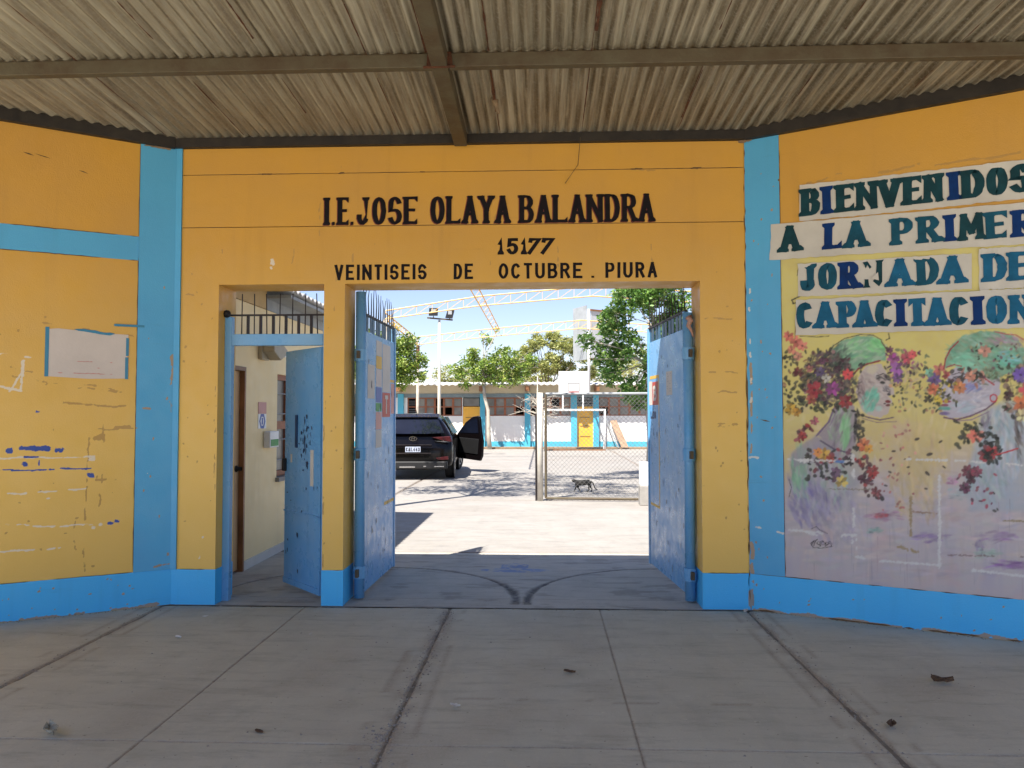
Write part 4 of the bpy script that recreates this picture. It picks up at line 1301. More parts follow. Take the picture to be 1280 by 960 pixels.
for i in range(40):       # drips
    x = random.uniform(990, 1400); y = random.uniform(600, 720)
    brush([(x, y), (x + random.uniform(-1, 1), y + random.uniform(15, 60))], .6, random.choice([(170, 160, 176), (150, 146, 150), (200, 190, 196), (180, 150, 160)]), .28, .1)


def wtape(pts, w, col=(236, 234, 230), keep=.85):
    """remains of white tape: broken, ragged"""
    on = True
    for (xa, ya), (xb, yb) in zip(pts[:-1], pts[1:]):
        L = math.hypot(xb - xa, yb - ya); n = int(L / 1.2) + 1
        for i in range(n):
            if random.random() < .16: on = random.random() < keep
            if on:
                t = i / n
                ww = w * random.uniform(.35, 1.25)
                hz = abs(xb - xa) > abs(yb - ya)
                blob(xa + (xb - xa) * t + random.gauss(0, .5), ya + (yb - ya) * t + random.gauss(0, .5), 1.8 if hz else ww, ww if hz else 1.8, col, random.uniform(.5, .95), random.uniform(-.4, .4), .35, .5)


wtape([(986, 575), (1062, 578)], 1.4, keep=.6); wtape([(1000, 577), (1012, 577)], 3); wtape([(1134, 575), (1200, 577)], 1.8); wtape([(1200, 577), (1400, 592)], 1.5, keep=.6)
wtape([(1066, 570), (1067, 600)], 2.6, keep=.6); wtape([(1067, 636), (1067, 660)], 2.2, keep=.7); wtape([(1052, 670), (1072, 670)], 2, keep=.8); wtape([(1065, 674), (1065, 700)], 1.4); wtape([(1070, 674), (1071, 700)], 1.2, keep=.7)
wtape([(1070, 697), (1095, 701)], 2.4, keep=.5); wtape([(1100, 702), (1176, 708)], 1.8, keep=.8); wtape([(1174, 596), (1174, 712)], 2.3, keep=.95)
wtape([(986, 663), (1036, 668)], 1.8, keep=.6); wtape([(1216, 714), (1300, 724)], 2, keep=.8); wtape([(1006, 666), (1022, 670)], 2, keep=.7)
blob(1050, 578, 7, 2.4, (66, 128, 200), .9)
wtape([(1138, 622), (1138, 672)], 2.2, (176, 152, 108), .8); wtape([(1122, 684), (1148, 692)], 2.6, (180, 158, 112), .7); wtape([(1140, 641), (1172, 643)], 1.2, (168, 140, 116), .6); wtape([(1036, 612), (1090, 613)], .8, (150, 140, 120), .6)
wtape([(1255, 652), (1300, 654)], 1.4, (168, 152, 116), .8); wtape([(1185, 695), (1290, 698)], 1, (150, 130, 130), .4)
# scribbled painter's mark
sg = []
for i in range(90):
    t = i / 89
    sg.append((1014 + 26 * t + 2.2 * math.sin(i * .9) * math.cos(i * .13), 679 + (3.2 * math.sin(i * .55) + 1.6 * math.sin(i * .23)) * (1 - .4 * t) + 2 * t))
brush(sg, .6, (26, 24, 30), .95); brush([(1018, 676), (1013, 680), (1016, 685), (1026, 686), (1040, 684)], .8, (26, 24, 30), .95); brush([(1014, 662), (1020, 659), (1024, 663), (1034, 668)], .7, (60, 56, 60), .8)
brush([(986, 600), (989, 610), (986, 622)], .9, (40, 60, 50), .7)
# ink marks by the strips
brush([(1004, 369), (998, 372), (994, 374), (990, 376), (992, 380), (997, 379)], 1.6, (22, 20, 24), .95); brush([(1000, 421), (1022, 422), (1036, 421)], 1, (40, 36, 36), .8); brush([(1111, 418), (1112, 424), (1108, 426)], 1.4, (24, 22, 24), .9)
brush([(998, 336), (997, 345)], .8, (40, 36, 36), .8); brush([(995, 400), (994, 424)], 1, (150, 90, 90), .7)


def mural_col(X, Y, Z):
    w_ = HM[2, 0] * X + HM[2, 1] * Y + 1
    px = (HM[0, 0] * X + HM[0, 1] * Y + HM[0, 2]) / w_
    py = (HM[1, 0] * X + HM[1, 1] * Y + HM[1, 2]) / w_
    j = np.clip((px - X0) * RS, 0, CW - 1.01); i = np.clip((py - Y0) * RS, 0, CH - 1.01)
    ja = j.astype(int); ia = i.astype(int); fj = (j - ja)[..., None]; fi = (i - ia)[..., None]
    c = (cv[ia, ja] * (1 - fj) + cv[ia, ja + 1] * fj) * (1 - fi) + (cv[ia + 1, ja] * (1 - fj) + cv[ia + 1, ja + 1] * fj) * fi
    return c * .74


mu = gridmesh("mural", np.arange(.264, 2.3, .0052), np.arange(.2775, 2.672, .0055), None, m_mural, rw, 'paint', mural_col, Plane(RW.p(0, 0, .002), RW.u, RW.n), smooth=False)
mu['label'] = "faded mural of two women in profile with flowers in their hair"

# ---- banner strips with cut-out letters
BT = 'foliage'


def strip(label, corners, letters, d, seed):
    random.seed(seed)
    o = RW.p(*corners[0], d)
    th = thing("banner_strip", label, "banner", o, 0, "paper strips of the welcome banner")
    q = rel(RW, o)
    mb = MB()
    (a0, b0), (a1, b1), (a2, b2), (a3, b3) = corners          # tl, tr, br, bl
    nx, ny = 46, 6
    ph = random.random() * 6
    vs = []
    for j in range(ny + 1):
        for i in range(nx + 1):
            u, v = i / nx, j / ny
            a = (a0 + (a1 - a0) * u) * (1 - v) + (a3 + (a2 - a3) * u) * v
            b = (b0 + (b1 - b0) * u) * (1 - v) + (b3 + (b2 - b3) * u) * v
            if j in (0, ny): b += random.uniform(-.004, .004)
            if i in (0,): a += random.uniform(-.004, .004)
            vs.append(q.p(a, b, d + .0015 * math.sin(u * 23 + ph + v * 3) + (.004 * random.random() + .010 * max(0, math.sin(u * 9 + ph)) ** 4 if j == ny or j == 0 else 0)))
    fs = [(j * (nx + 1) + i, j * (nx + 1) + i + 1, (j + 1) * (nx + 1) + i + 1, (j + 1) * (nx + 1) + i) for j in range(ny) for i in range(nx)]
    mb.add(vs, fs)
    mb.build("paper_sheet", m_paper, th, smooth=True)
    for ch, s0, s1, z0, z1, mt in letters:
        mb = MB()
        h = z1 - z0
        k = .150 if ch not in 'MN' else .12
        glyph(mb, q, ch, s0, s1, z0 - .004, z1 + .004, h * k, h * .075, d + .004, True, 0, .0025, 1.55)
        e = mb.build("letter", mt, th)
        e['label'] = f"cut-out letter {ch}"
    return th


G_, T_, N_, L_ = m_foilG, m_foilT, m_foilB, m_foilL
strip("top banner strip reading BIENVENIDOS", [(.407, 3.217), (1.95, 3.180), (1.945, 2.920), (.404, 2.943)],
      [('B', .417, .552, 2.982, 3.181, G_), ('I', .558, .635, 2.981, 3.179, N_), ('E', .657, .786, 2.98, 3.176, G_), ('N', .797, .934, 2.978, 3.173, G_), ('V', .939, 1.088, 2.977, 3.17, G_), ('E', 1.098, 1.223, 2.976, 3.167, G_), ('N', 1.228, 1.345, 2.975, 3.164, G_),
       ('I', 1.37, 1.451, 2.974, 3.162, N_), ('D', 1.456, 1.592, 2.973, 3.16, G_), ('O', 1.601, 1.724, 2.971, 3.157, G_), ('S', 1.735, 1.858, 2.97, 3.154, G_)], .006, 1)
strip("second banner strip reading A LA PRIMERA, lapping onto the blue column", [(.201, 2.942), (2.10, 2.889), (2.09, 2.611), (.186, 2.672)],
      [('A', .258, .408, 2.725, 2.914, G_), ('L', .576, .702, 2.714, 2.9, N_), ('A', .718, .867, 2.709, 2.893, T_), ('P', 1.022, 1.159, 2.698, 2.879, T_), ('R', 1.184, 1.326, 2.693, 2.871, T_), ('I', 1.336, 1.422, 2.688, 2.865, N_), ('M', 1.436, 1.581, 2.684, 2.859, G_),
       ('E', 1.591, 1.718, 2.678, 2.852, T_), ('R', 1.741, 1.873, 2.673, 2.845, N_), ('A', 1.887, 2.024, 2.668, 2.838, T_)], .011, 2)
strip("third banner strip reading JORNADA with a torn letter N", [(.388, 2.622), (1.508, 2.590), (1.503, 2.343), (.385, 2.374)],
      [('J', .398, .516, 2.417, 2.61, T_), ('O', .528, .659, 2.414, 2.606, T_), ('R', .676, .81, 2.411, 2.601, N_), ('A', .992, 1.144, 2.403, 2.59, L_), ('D', 1.174, 1.311, 2.399, 2.585, T_), ('A', 1.316, 1.464, 2.395, 2.58, L_)], .006, 3)
strip("short banner strip reading DE, right of JORNADA", [(1.551, 2.614), (1.95, 2.602), (1.945, 2.325), (1.545, 2.334)],
      [('D', 1.571, 1.708, 2.389, 2.572, L_), ('E', 1.717, 1.846, 2.386, 2.568, L_)], .006, 4)
ls = strip("lowest banner strip reading CAPACITACION, just above the mural faces", [(.368, 2.350), (1.95, 2.322), (1.945, 2.060), (.364, 2.085)],
      [('C', .372, .49, 2.136, 2.323, T_), ('A', .502, .644, 2.132, 2.318, L_), ('P', .661, .785, 2.127, 2.313, L_), ('A', .775, .90, 2.124, 2.309, L_), ('C', .905, 1.02, 2.12, 2.305, T_), ('I', 1.03, 1.105, 2.117, 2.302, N_), ('T', 1.114, 1.232, 2.114, 2.298, L_), ('A', 1.228, 1.360, 2.11, 2.295, L_),
       ('C', 1.365, 1.482, 2.106, 2.29, T_), ('I', 1.496, 1.57, 2.103, 2.287, N_), ('O', 1.582, 1.700, 2.1, 2.283, L_), ('N', 1.715, 1.839, 2.096, 2.279, L_)], .013, 5)
# the torn N: only its right stem and scraps are left
tn = [o for o in bpy.data.objects if o.get('label', '').startswith('third banner')][0]
q = rel(RW, tn.location)
mb = MB()
q.poly(mb, [(.915, 2.597), (.970, 2.598), (.958, 2.580), (.956, 2.44), (.935, 2.408), (.895, 2.45), (.915, 2.47), (.922, 2.58)], .011)
q.poly(mb, [(.828, 2.405), (.880, 2.405), (.870, 2.422), (.866, 2.465), (.842, 2.467), (.840, 2.422)], .011)
q.poly(mb, [(.830, 2.590), (.862, 2.596), (.888, 2.552), (.876, 2.54), (.862, 2.57), (.850, 2.545), (.842, 2.57)], .011)
e = mb.build("letter", m_foilG, tn); e['label'] = "torn remains of the letter N"
mb = MB()
q.poly(mb, [(.886, 2.47), (.93, 2.51), (.935, 2.45)], .018)
e = mb.build("loose_flap", m_paper, tn)

# ================================================================== PORCH ROOF
Z0, SL = 3.712, .048
roofz = lambda y: Z0 - SL * y


def ystart(x):
    """the sheets stop on top of the three walls"""
    if x < XL: return (x - XL) * math.tan(AL)
    if x > XR: return -(x - XR) * math.tan(AR)
    return 0.0


pr = thing("porch_roof", "rusty corrugated metal porch roof on steel beams overhead", "roof")
PIT = .076
xe = [-5.6, -4.75, -3.85, -2.97, -2.35, -1.74, -1.10, -.66, -.33, .31, 1.05, 1.79, 2.55, 3.35, 4.15]
rows = [(None, -1.29), (-1.19, -2.5), (-2.38, -3.9), (-3.8, -5.25)]
for ri, (ya, yb) in enumerate(rows):
    for si in range(len(xe) - 1):
        xa, xb = xe[si] - .03, xe[si + 1] + .03
        if ri and si % 2 == 0: xa -= .0
        n = int((xb - xa) / PIT * 10)
        xs = np.linspace(xa, xb, n)
        tops = [min(.02, ystart(x) + .02) if ya is None else min(ya, ystart(x) + .02) for x in xs]
        if min(tops) <= yb and max(tops) <= yb: continue
        lift = .004 * (si % 2) + .006 * (ri % 2)
        tilt = random.uniform(-.004, .004)
        mb = MB(); vs = []
        for x, t in zip(xs, tops):
            t = max(t, yb + .01)
            z = .0115 * math.sin(2 * math.pi * x / PIT) + lift + tilt * (x - xa)
            vs += [(x, t, roofz(t) + z), (x, (t + yb) / 2, roofz((t + yb) / 2) + z - .002), (x, yb, roofz(yb) + z)]
        fs = []
        for i in range(len(xs) - 1):
            fs += [(3 * i, 3 * i + 3, 3 * i + 4, 3 * i + 1), (3 * i + 1, 3 * i + 4, 3 * i + 5, 3 * i + 2)]
        mb.add(vs, fs)
        mb.build("corrugated_sheet", m_sheet, pr, smooth=True)
# purlins in two lengths, butting at the rafter
for y in (-1.25, -2.42, -3.85, -5.18):
    z1 = roofz(y) - .012
    for a, b in ((-5.5 if y < -2.3 else -5.0, -.69), (-.585, 4.1)):
        mb = MB()
        mb.box(a, b, y - .03, y + .03, z1 - .088, z1)
        mb.build("purlin", m_steel, pr, bevel=.004)
mb = MB()
for (y0, y1) in ((-.052, -5.2),):
    za, zb = roofz(y0) - .011, roofz(y1) - .011
    w0, w1 = -.69, -.59
    mb.add([(x, y, z - dz) for (y, z) in ((y0, za), (y1, zb)) for dz in (0, .10) for x in (w0, w1)],
           [(0, 1, 3, 2), (4, 6, 7, 5), (0, 4, 5, 1), (2, 3, 7, 6), (0, 2, 6, 4), (1, 5, 7, 3)])
mb.build("rafter", m_steel, pr, bevel=.004)
mb = MB()
for x in (-.70, -.575):
    mb.add([(x - .02, -1.30, 3.67), (x + .02, -1.30, 3.67), (x + .01, -1.295, 3.76), (x - .015, -1.295, 3.76)], [(0, 1, 2, 3)])
mb.bar((-.74, -1.30, 3.662), (-.54, -1.30, 3.664), .018, n=6)
mb.build("weld_plate", m_rust_seam, pr)
# dark angle along the top of the walls
mb = MB()
FR.box(mb, XL, XR, 3.632, 3.705, -.04, .05)
mb.build("wall_angle", m_darksteel, pr)
mb = MB()
mb.add([LW.p(a, b + (0 if b < 3.65 else .0) + (-a * .026 if b > 3.65 else -a * .018), d) for b in (3.625, 3.712) for d in (-.04, .05) for a in (-3.2, -.02)],
       [(0, 2, 3, 1), (4, 5, 7, 6), (0, 1, 5, 4), (2, 6, 7, 3), (0, 4, 6, 2), (1, 3, 7, 5)])
mb.build("wall_angle", m_darksteel, pr)
mb = MB()
mb.add([RW.p(a, b + (a * .023 if b > 3.65 else a * .016), d) for b in (3.625, 3.712) for d in (-.04, .05) for a in (.02, 3.2)],
       [(0, 2, 3, 1), (4, 5, 7, 6), (0, 1, 5, 4), (2, 6, 7, 3), (0, 4, 6, 2), (1, 3, 7, 5)])
mb.build("wall_angle", m_darksteel, pr)
# rust flakes, painted lap shadows and a dangling mud nest along the seams
mb = MB()
RF = Plane((0, 0, 0), (1, 0, 0), (0, 0, -1))


def roofpatch(x, y0, y1, w):
    n = 9
    L_ = []; R_ = []
    for i in range(n):
        y = y0 + (y1 - y0) * i / (n - 1)
        e = w * random.uniform(.3, 1)
        L_.append((x - e, y, roofz(y) - .016 - random.random() * .006)); R_.append((x + e * random.uniform(.4, 1), y, roofz(y) - .016 - random.random() * .006))
    mb.add(L_ + R_, [(i, i + 1, n + i + 1, n + i) for i in range(n - 1)])


roofpatch(.325, -1.95, -1.50, .018); roofpatch(-.33, -1.9, -1.3, .010); roofpatch(-.335, -1.08, -.45, .016); roofpatch(-1.74, -1.95, -1.5, .010); roofpatch(-1.10, -1.9, -1.5, .006)
for x_ in xe[1:-1]:  # thin dark strips drawing in a shadow line along each sheet lap
    for (ya_, yb_) in ((-1.95, -1.25), (-1.12, -.12)):
        if ya_ < ystart(x_) - .1 or True:
            yb2 = min(yb_, ystart(x_) - .08)
            if yb2 > ya_ + .1:
                a_ = random.uniform(ya_, ya_ + .2)
                roofpatch(x_, a_, yb2 if random.random() < .5 else a_ + (yb2 - a_) * .6, .0055)
roofpatch(.31, -1.1, -.5, .006); roofpatch(-2.97, -1.1, -.3, .007); roofpatch(1.04, -1.1, -.3, .006); roofpatch(-2.35, -1.0, -.4, .004); roofpatch(-.72, -1.9, -1.3, .010)
mb.build("rust_and_seam_shade", m_rust_seam, pr)
mb = MB()
mb.tube([(-.335, -.62, 3.75), (-.33, -.63, 3.70), (-.31, -.60, 3.64)], .028, .012, 7)
mb.build("mud_nest", M("dried_mud", (.28, .19, .11, 1), .9, .2, 30, bmp=.8, bscale=60), pr, smooth=True)
# hanging wire
mb = MB()
mb.tube([(.30, -.055, 3.66), (.28, -.03, 3.45), (.18, -.012, 3.31)], .0025, n=4)
mb.build("loose_wire", m_steel, pr)
mb = MB()
random.seed(31)
for cx_, pl_ in ((-.12, LW), (.02, RW)):
    for k in range(5):
        ragged(pl_, mb, cx_ + random.uniform(-.09, .05) * 1, 3.628 - random.random() * .006, .035, .010, .016 + k * .001, 12, .5)
mb.build("dust_clump", m_dirtstrip, pr)

# ================================================================== SMALL DOOR (wicket)
df = thing("door_frame", "blue steel door frame with spiked transom in the small left doorway", "door frame", (-2.52, .15, 0))
mb = MB()
mb.box(-.063, -.005, -.03, .03, 0, 2.29)
mb.build("post", m_gate, df, bevel=.003)
mb = MB()
mb.box(.745, .785, -.03, .03, 0, 2.29)
mb.build("post", m_gate, df, bevel=.003)
mb = MB()
mb.box(-.004, .744, -.03, .03, 2.055, 2.148)
mb.build("transom", m_gate, df, bevel=.003)
mb = MB()
mb.box(-.03, .78, -.008, .008, 2.298, 2.312)
mb.build("rail", m_rod, df)
for i in range(7):
    x = .065 + i * .1045
    mb = MB()
    mb.tube([(x, 0, 2.149), (x + random.uniform(-.01, .01), -.004, 2.48)], .0048, .004, 6)
    mb.build("rod", m_rod, df)
for i in range(6):
    x = .118 + i * .1045
    mb = MB()
    mb.box(x - .009, x + .009, -.012, .012, 2.149, 2.298)
    mb.build("stub_bar", m_rod, df)
mb = MB()
mb.lathe([(0, -.02), (.028, -.012), (.034, .01), (.02, .03), (0, .035)], (-.045, -.03, 2.31), (0, -1, .3), 9)
mb.build("weld_lump", m_black, df)

dl = thing("door_leaf", "blue steel wicket door standing open inward, chipped and scratched", "door", (-1.785, .20, .03), R(90 + 43))
mb = MB()
mb.box(.0, .70, -.018, .018, 0, 2.02)
mb.build("door_panel", m_gate, dl, bevel=.004)
DP = Plane((0, 0, 0), (1, 0, 0), (0, 1, 0))
DPv = Plane((0, 0, 0), (-1, 0, 0), (0, 1, 0))
mb = MB()
for x0, x1, z0, z1 in ((0, .70, .0, .05), (0, .70, .62, .635), (0, .035, .05, 2.02)):
    mb.box(x0 + .001, x1 - .001, .0182, .026, z0 + .001, z1 - .001)
mb.build("edge_bead", m_gate, dl)
mb = MB(); mb.box(.44, .475, .019, .030, 1.18, 1.46); mb.build("handle_slot", M("dark_blue_steel", (.012, .05, .14, 1), .5), dl)
mb = MB(); mb.box(.655, .69, .02, .05, 0.97, 1.08); mb.build("lock", m_black, dl, bevel=.004)
mb = MB(); mb.box(.14, .20, .0185, .0195, .87, 1.17); mb.build("sticker", m_paper, dl); mb = MB(); mb.box(.55, .58, .0185, .0195, 1.05, 1.12); mb.build("sticker", m_paper, dl)
random.seed(4)
mb = MB()
for k in range(46):
    x = random.gauss(.30, .06); z = random.gauss(1.2, .12)
    if k > 34: x, z = random.uniform(.05, .66), random.uniform(.1, 1.1)
    if .04 < x < .68: ragged(DP, mb, x, z, random.uniform(.004, .014), random.uniform(.004, .018), .0200 + k * 2e-5, 8, .5)
streak(DP, mb, .30, 1.15, .31, 1.45, .022, .0215, gaps=.25)
mb.build("paint_chip", M("chipped_dark_metal", (.008, .03, .09, 1), .6), dl)

# ================================================================== GATE LEAVES
def gate_leaf(label, loc, rz, L, face, zb, seed, ptop):
    """face = side (+1/-1 in local y) that looks at the opening"""
    random.seed(seed)
    g = thing("gate_leaf", label, "gate", loc, rz, "leaves of the double gate")
    mb = MB(); mb.tube([(0, 0, .015), (0, 0, ptop)], .042, n=14); mb.build("pivot_post", m_gate, g, smooth=True)
    for z in (.22, 1.17, 1.98):
        mb = MB(); mb.lathe([(.043, -.05), (.052, -.048), (.052, .048), (.043, .05)], (0, 0, z), (0, 0, 1), 14); mb.build("hinge_collar", m_gate, g)
        mb = MB(); mb.box(-.09, -.03, -.012 * 1, .012, z - .03, z + .03); mb.build("wall_bracket", m_steel, g)
    mb = MB(); mb.box(.055, L, -.012, .012, zb, 2.19); mb.build("sheet_panel", m_gate, g, bevel=.003)
    # tube frame pieces on the hidden side and edges
    mb = MB()
    mb.box(.05, .09, -.02, .02, zb - .01, 2.33)
    mb.build("frame_upright", m_gate, g, bevel=.003)
    mb = MB(); mb.box(L - .035, L + .002, -.02, .02, zb - .01, 2.33); mb.build("frame_upright", m_gate, g, bevel=.003)
    mb = MB()
    for z in (zb + .02, .75, 1.45, 2.17):
        mb = MB()
        mb.box(.091, L - .036, -face * .013 - .017, -face * .013 + .003, z - .018, z + .018)
        mb.build("frame_rail", m_gate, g)
    # top strip of separate slats
    n = 11
    for i in range(n):
        x = .10 + (L - .16) * i / (n - 1)
        mb = MB(); mb.box(x - .042, x + .036, -.006 + .004 * (i % 2), -.001 + .004 * (i % 2), 2.195, 2.325); mb.build("top_slat", m_slat, g)
    mb = MB(); mb.box(.05, L, -.012, .012, 2.326, 2.342); mb.build("top_rail", m_rod, g)
    for i in range(14):
        x = .08 + (L - .12) * i / 13
        mb = MB()
        hh = random.uniform(.20, .26)
        lean = random.uniform(-.03, .03)
        mb.tube([(x, 0, 2.342), (x + lean * .3, lean * .3, 2.342 + hh * .6), (x + lean, 0, 2.342 + hh)], .0062, .0022, 5)
        mb.build("spike", m_rod, g)
    return g


m_slat = M("dark_blue_slat", (.025, .085, .15, 1), .45, .25, 8, objvar=.35)
gl = gate_leaf("left blue sheet-steel gate leaf swung open, covered in posters", (HL[0], HL[1], 0), R(88.6), 1.24, -1, .03, 5, 2.5)
gr = gate_leaf("right blue sheet-steel gate leaf swung open, with bank-style red sign", (HR[0] - .0, HR[1], 0), R(95), 1.38, 1, .05, 6, 2.31)
rag = MB()
rag.tube([(0, -.04, 0), (.012, -.055, -.03), (-.004, -.05, -.07), (.02, -.05, -.11), (.035, -.045, -.16)], .030, .006, 7)
ro = rag.build("rag", M("pinkish_cloth", (.55, .33, .26, 1), .8, .2, 20), smooth=True)
ro.location = (HR[0], HR[1], 2.27)
tag(ro, "pinkish rag knotted round the top of the right gate post", "rag")
# painted sign and posters on the left leaf (visible face: local -y)
PLf = Plane((0, 0, 0), (1, 0, 0), (0, -1, 0))
PRf = Plane((0, 0, 0), (-1, 0, 0), (0, 1, 0))


def sheet(pl, parent, name, mat, a0, a1, b0, b1, d, lab=None):
    mb = MB(); pl.box(mb, a0, a1, b0, b1, .0123, d)
    o = mb.build(name, mat, parent)
    if lab: o['label'] = lab
    return o


sheet(PLf, gl, "painted_stripe", m_yellab, .86, 1.20, 2.0 - .20, 1.825, .0130)
sheet(PLf, gl, "painted_stripe", m_yellab, .80, 1.20, .66, .69, .0130)
sheet(PLf, gl, "painted_panel", m_pinklab, 1.06, 1.20, 1.50, 1.79, .0128)
p1 = thing("poster", "plain white sheet nearest the hinge of the left gate leaf", "poster", (HL[0], HL[1], 0), R(88.6), "posters on the left gate leaf")
sheet(PLf, p1, "sheet", m_paper, .18, .42, 1.63, 1.92, .0137)
p2 = thing("poster", "tall strip of coloured printed sheets on the left gate leaf", "poster", (HL[0], HL[1], 0), R(88.6), "posters on the left gate leaf")
for b0, b1, mt in ((2.02, 2.15, m_paper), (1.90, 2.015, m_yellab), (1.74, 1.895, m_greenpale if 'm_greenpale' in globals() else m_paper2), (1.60, 1.735, m_bluelab), (1.52, 1.595, m_green), (1.36, 1.515, m_pinklab), (1.20, 1.355, m_paper)):
    sheet(PLf, p2, "printed_sheet", mt, .47, .68, b0, b1, .0140)
p3 = thing("poster", "white poster with a red block bearing a letter T on the left gate leaf", "poster", (HL[0], HL[1], 0), R(88.6), "posters on the left gate leaf")
sheet(PLf, p3, "sheet", m_paper, .71, 1.02, 1.70, 2.14, .0137)
sheet(PLf, p3, "red_block", m_redlab, .71, 1.02, 1.47, 1.695, .0137)
mb = MB(); text(mb, PLf, "T", .80, .93, 1.50, 1.67, .018, .018, .0145, serif=False); mb.build("lettering", m_paper, p3)
# right leaf sign with B
for a0, a1, b0, b1 in ((-1.30, -.93, 1.83, 1.86), (-.955, -.93, .62, 1.829), (-1.30, -.956, .62, .645)):
    sheet(PRf, gr, "painted_stripe", m_yellab, a0, a1, b0, b1, .0130)
sheet(PRf, gr, "red_block", m_redlab, -1.20, -.965, 1.58, 1.80, .0130)
sheet(PRf, gr, "white_block", m_paper, -1.335, -1.205, 1.58, 1.81, .0130)
mb = MB(); text(mb, PRf, "B", -1.15, -1.02, 1.62, 1.76, .016, .014, .0140); mb.build("lettering", m_paper, gr)
mb = MB()
text(mb, PRf, "LES", -1.28, -1.06, 1.45, 1.52, .012, .010, .0133, serif=False)
mb.build("lettering", M("dark_blue_print", (.01, .03, .12, 1), .5), gr)
p4 = thing("poster", "small white printed sheet on the right gate leaf", "poster", (HR[0], HR[1], 0), R(95))
sheet(PRf, p4, "sheet", m_paper, -.66, -.46, 1.66, 1.87, .0137)
mb = MB()
for k in range(8): streak(PRf, mb, -.64, 1.85 - k * .022, -.48, 1.85 - k * .022, .006, .0143, gaps=.4, seg=.012)
mb.build("printed_text", m_greypl, p4)
# scuffs
random.seed(12)
for g, pl, sgn, L in ((gl, PLf, 1, 1.24), (gr, PRf, -1, 1.38)):
    mb = MB()
    for k in range(26):
        a = random.uniform(.12, L - .05); z = random.uniform(.1, 1.55)
        ragged(pl, mb, sgn * a, z, random.uniform(.004, .012), random.uniform(.008, .035), .0150 + k * 1e-5, 9, .5)
    mb.build("scuff_mark", M("scuffed_pale_blue", (.28, .42, .56, 1), .5, .2, 20) if g is gl else bpy.data.materials["scuffed_pale_blue"], g)
    mb = MB()
    for k in range(16):
        a = random.uniform(.12, L - .05); z = random.uniform(.1, 2.1)
        ragged(pl, mb, sgn * a, z, random.uniform(.004, .010), random.uniform(.006, .03), .0165 + k * 1e-5, 8, .5)
    mb.build("paint_chip", bpy.data.materials["chipped_dark_metal"], g)

# ================================================================== GUARD ROOM behind the small door
gh = thing("guard_room", "cream guard room wall with door, window and grey corrugated eave", "building", (-2.87, 0, 0))
mb = MB()
# wall outline in (y,z) with door opening and window opening
def wallrects(mb, x0, x1, ys, zs, holes):
    for i in range(len(ys) - 1):
        for j in range(len(zs) - 1):
            if (i, j) not in holes:
                mb.box(x0, x1, ys[i], ys[i + 1], zs[j], zs[j + 1])
ysx = [.35, .62, 1.27, 2.17, 2.95, 4.10]
mb.box(-.15, 0, .35, .62, 0, 2.58); mb.box(-.15, 0, .62, 1.27, 1.95, 2.58); mb.box(-.15, 0, 1.27, 2.17, 0, 2.58)
mb.box(-.15, 0, 2.17, 2.95, 0, .80); mb.box(-.15, 0, 2.17, 2.95, 1.93, 2.58); mb.box(-.15, 0, 2.95, 4.10, 0, 2.58)
mb.build("wall", m_cream, gh)
mb = MB(); mb.box(-3.5, -.151, 3.98, 4.10, 0, 2.9); mb.build("end_wall", m_cream, gh)
mb = MB(); mb.box(-.12, .012, .36, 1.80, 2.585, 3.25); mb.build("beam_block", M("ochre_beam_paint", (.55, .36, .14, 1), .6), gh)
mb = MB(); mb.box(-.10, .0, 1.805, 4.1, 2.585, 2.90); mb.build("grey_fascia", m_greypl, gh)
# roof with corrugated eave running away
mb = MB(); vs = []
n = 200
for i in range(n):
    y = 1.0 + 3.15 * i / (n - 1)
    z = .016 * math.sin(2 * math.pi * y / .15)
    vs += [(.30, y, 2.78 + z), (-3.6, y, 3.7 + z), (.30, y, 2.765 + z), (-3.6, y, 3.685 + z)]
fs = []
for i in range(n - 1):
    a = 4 * i
    fs += [(a, a + 4, a + 5, a + 1), (a + 2, a + 3, a + 7, a + 6), (a, a + 2, a + 6, a + 4)]
mb.add(vs, fs)
mb.build("roof", m_whiteroof, gh, smooth=True)
mb = MB(); mb.box(-.02, .26, 1.82, 4.12, 2.70, 2.735); mb.build("eave_board", m_greypl, gh)
wd = MB(); wd.box(-.075, -.035, .66, 1.235, .02, 1.91); dd_ = wd.build("door", m_doorwood, gh, bevel=.003)
mb = MB(); mb.box(-.12, .015, .62, .66, 0, 1.95); mb.box(-.12, .015, 1.236, 1.27, 0, 1.95); mb.box(-.12, .015, .661, 1.235, 1.912, 1.95); mb.build("door_frame", m_wood, dd_)
mb = MB(); mb.lathe([(0, -.03), (.03, -.025), (.032, 0), (.018, .02), (.018, .05)], (-.03, 1.17, .98), (1, 0, 0), 12); mb.build("handle", m_black, dd_, smooth=True)
wn = MB()
for y0, y1, z0, z1 in ((2.17, 2.22, .82, 1.93), (2.90, 2.95, .82, 1.93), (2.22, 2.90, 1.87, 1.93), (2.22, 2.90, .82, .88), (2.22, 2.90, 1.33, 1.42), (2.53, 2.58, .88, 1.33), (2.53, 2.58, 1.42, 1.87)):
    wn.box(-.09, -.03, y0 + .001, y1 - .001, z0 + .001, z1 - .001)
wo = wn.build("window", m_winwood, gh)
for y0, y1 in ((2.22, 2.53), (2.58, 2.90)):
    for z0, z1 in ((.88, 1.33), (1.42, 1.87)):
        mb = MB(); mb.box(-.065, -.055, y0, y1, z0, z1); mb.build("pane", m_pane, wo)
for z in (1.0, 1.22, 1.50, 1.72):
    mb = MB(); mb.tube([(-.012, 2.18, z), (-.012, 2.94, z)], .006, n=6); mb.build("grille_bar", m_greypl, wo)
mb = MB(); mb.box(-.10, .04, 2.14, 2.98, .77, .815); mb.build("sill", m_conc, wo)
